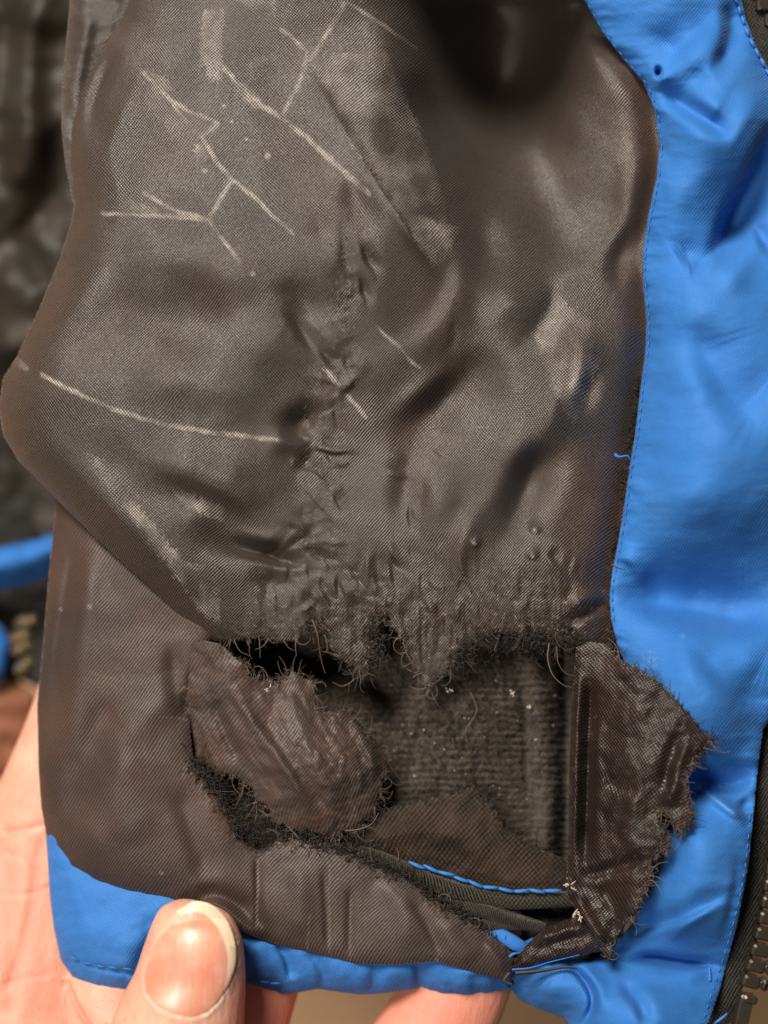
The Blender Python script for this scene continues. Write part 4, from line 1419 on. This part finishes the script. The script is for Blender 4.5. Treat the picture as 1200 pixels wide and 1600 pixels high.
# ------------------------------------------------------------------ the hand
person = empty('person', world_of(250, 1500, -20).tolist(), "person's bare hand pinching the blue hem, thumb on top and fingers behind the jacket", 'person')

THUMB = [(318, 1411, 40, 6, 6), (316, 1416, 42, 34, 24), (313, 1428, 50, 57, 43), (308, 1450, 60, 70, 56), (303, 1490, 66, 80, 66), (296, 1540, 66, 89, 74), (281, 1600, 58, 102, 82), (262, 1680, 40, 112, 92), (235, 1780, 0, 130, 105), (190, 1930, -50, 190, 130), (150, 2100, -80, 230, 140)]
PALM = [(185, 960, -225, 20, 20), (165, 1010, -220, 70, 55), (148, 1070, -215, 82, 66), (128, 1150, -205, 90, 74), (100, 1240, -195, 100, 80), (68, 1350, -187, 118, 88), (40, 1480, -180, 138, 96), (20, 1600, -175, 160, 100), (40, 1780, -165, 220, 115), (150, 2100, -155, 260, 140)]
WEB = [(165, 1475, -125, 20, 20), (165, 1530, -110, 62, 40), (175, 1600, -70, 72, 52), (200, 1690, -30, 110, 80), (200, 1800, -30, 140, 100)]
FIN1 = [(470, 1290, -120, 25, 25), (455, 1350, -120, 66, 55), (420, 1450, -118, 74, 64), (378, 1570, -112, 80, 70), (330, 1720, -105, 90, 80), (220, 1950, -95, 110, 90)]
FIN2 = [(770, 1330, -125, 25, 25), (760, 1390, -125, 70, 58), (735, 1480, -122, 80, 66), (690, 1590, -118, 84, 70), (600, 1720, -112, 90, 78), (440, 1850, -105, 98, 84), (280, 2000, -95, 110, 92)]
FIN3 = [(640, 1180, -185, 25, 25), (620, 1240, -185, 66, 55), (560, 1380, -185, 76, 64), (480, 1560, -180, 82, 70), (400, 1720, -150, 90, 80), (260, 1980, -95, 110, 92)]
V, F = [], []
for path in (THUMB, PALM, WEB, FIN1, FIN2):
    v, f = loft_raw(path, 28, 6)
    F += [tuple(i + len(V) for i in q) for q in f]
    V += v
tmp = bpy.data.objects.new('hand_build', mixed_mesh('hand_build', V, F))
C.objects.link(tmp)
md = tmp.modifiers.new('r', 'REMESH')
md.mode = 'VOXEL'
md.voxel_size = 3.2 * S
md = tmp.modifiers.new('s', 'SMOOTH')
md.factor = 0.5
md.iterations = 8
dg = bpy.context.evaluated_depsgraph_get()
hand_me = bpy.data.meshes.new_from_object(tmp.evaluated_get(dg))
bpy.data.objects.remove(tmp)
hand_me.name = 'hand'
co = np.empty(len(hand_me.vertices) * 3, np.float32)
hand_me.vertices.foreach_get('co', co)
co = co.reshape(-1, 3).astype(float)
k = 1 - co[:, 2] / S / DU
hx, hy, hz = co[:, 0] / S / k + 600, 800 - co[:, 1] / S / k, co[:, 2] / S
front = hz > -220
dz = np.zeros(len(co))
red = np.clip(fbm(hx, hy, 130, 3, 301) * 0.5 + 0.10, 0, 1)
thumb_zone = (hx > 175) & (hz > -20) & (hy < 1640)
NAIL = [(287, 1417), (303, 1409), (330, 1414), (353, 1434), (366, 1466), (369, 1500), (360, 1532), (344, 1560), (323, 1583), (300, 1592), (268, 1587), (242, 1573), (225, 1549), (224, 1522), (237, 1486), (255, 1450), (274, 1425)]
# nail fold: a rim of skin round the nail
d, t, s_ = pdist(hx, hy, NAIL + NAIL[:1])
ins = inside_poly(hx, hy, NAIL)
dz += np.where(thumb_zone, np.where(ins, -(2.0 + 2.0 * sstep(1450, 1520, hy)) * sstep(0, 8, d), 1.6 * np.exp(-(d / 9) ** 2) * sstep(1420, 1470, hy)), 0)
for p, w, a, r_ in (([(0, 1300), (40, 1296), (78, 1285), (100, 1275)], 6, -3.5, 0.45), ([(0, 1330), (45, 1345), (70, 1380)], 5, -1.5, 0.12), ([(0, 1395), (30, 1400), (60, 1392), (95, 1380)], 5, -1.5, 0.15), ([(0, 1540), (40, 1530), (85, 1520)], 5, -1.5, 0.15),
                    ([(0, 1300), (15, 1400), (20, 1500), (10, 1600)], 14, -3, 0.35), ([(82, 1285), (58, 1340), (48, 1420), (28, 1500), (5, 1560)], 9, -3, 0.5), ([(100, 1530), (112, 1560), (125, 1585), (150, 1615)], 5, -8, 0.6), ([(120, 1575), (150, 1590), (190, 1605)], 4, -2, 0.25)):
    e = crease(hx, hy, p, w, 1.0, taper=0.08)
    z = front & (hz < 40)
    dz += np.where(z, e * a, 0)
    red = np.maximum(red, np.where(z, r_ * crease(hx, hy, p, w * 2.2, 1.0, taper=0.1), 0))
red = np.maximum(red, np.where(thumb_zone, 0.75 * sstep(5, 60, hx - np.interp(hy, [1400, 1450, 1520, 1600], [330, 352, 350, 322])), 0))  # shaded right flank of the thumb painted redder
red = np.maximum(red, np.where(thumb_zone, 0.12 * np.exp(-(d / 7) ** 2), 0))
red = np.maximum(red, np.where((hx > 330) & (hz < -30), 0.65, 0))
pale = np.where(thumb_zone, mark(hx, hy, [(368, 1470), (369, 1505), (358, 1540), (342, 1566), (320, 1588)], 7) * np.clip(0.45 + 1.6 * fbm(hx, hy, 7, 3, 305), 0, 1), 0)
dz += pale * 1.5
red = np.maximum(red, np.where(front & (hx < 130), 0.45 * np.exp(-(((hx - 65) / 30) ** 2 + ((hy - 1300) / 60) ** 2)), 0))
nrm = np.empty(len(co) * 3, np.float32)
hand_me.vertices.foreach_get('normal', nrm)
co2 = co + nrm.reshape(-1, 3) * (dz * S)[:, None]
hand_me.vertices.foreach_set('co', co2.astype(np.float32).ravel())
fattr(hand_me, 'red', np.clip(red, 0, 1))
fattr(hand_me, 'pale', np.clip(pale, 0, 1))
hand_me.polygons.foreach_set('use_smooth', np.ones(len(hand_me.polygons), bool))
hand_me.materials.clear()
hand_me.materials.append(M_SKIN)
hand_me.update()
hand = put('hand', hand_me, None, person)
hand.matrix_parent_inverse.identity()
hand.location = -person.location

# thumbnail: follows the thumb's own curve, plus a little lift at the free edge
TH = cr(THUMB, 10)
oy = np.argsort(TH[:, 1])
TY, TX, TZ, TW, TD = TH[oy, 1], TH[oy, 0], TH[oy, 2], TH[oy, 3], TH[oy, 4]


def nail_h(x, y, s):
    yy = np.maximum(y, 1436)
    cx, zc, w, dd = (np.interp(yy, TY, q) for q in (TX, TZ, TW, TD))
    cx = np.interp(y, TY, TX)
    # the thumb leans, so offset across the axis
    u = np.clip((x - cx) * 0.97 / (w * 1.06), -0.98, 0.98)
    return zc + dd * np.sqrt(1 - u * u) - 2.0 - 2.5 * np.exp(s / 5.0) * (y > 1480) + 1.5 * sstep(1470, 1410, y)


def nail_free(x, y, s):
    q = cr([(282, 1432), (305, 1425), (325, 1433), (343, 1455), (354, 1485), (356, 1510), (352, 1535)], 6)
    d, t, sg = pdist(x, y, q)
    return sstep(-2.0, 2.5, np.where(sg < 0, d, -d)) * (1 - 0.3 * sstep(0.8, 1, t))


nail = sheet('thumbnail', cr(NAIL + NAIL[:1], 4)[:-1].tolist(), 1.6, nail_h, M_NAIL, person,
             attrs={'free': nail_free, 'moon': lambda x, y, s: 0.8 * sstep(0, 1, 1 - np.hypot((x - 268) / 34, (y - 1562) / 24) + 0.25 * fbm(x, y, 20, 2, 311)) + 0.25 * sstep(0.0, 0.6, fbm(x, y, 30, 3, 313))}, thick=4)
nail.location = -person.location
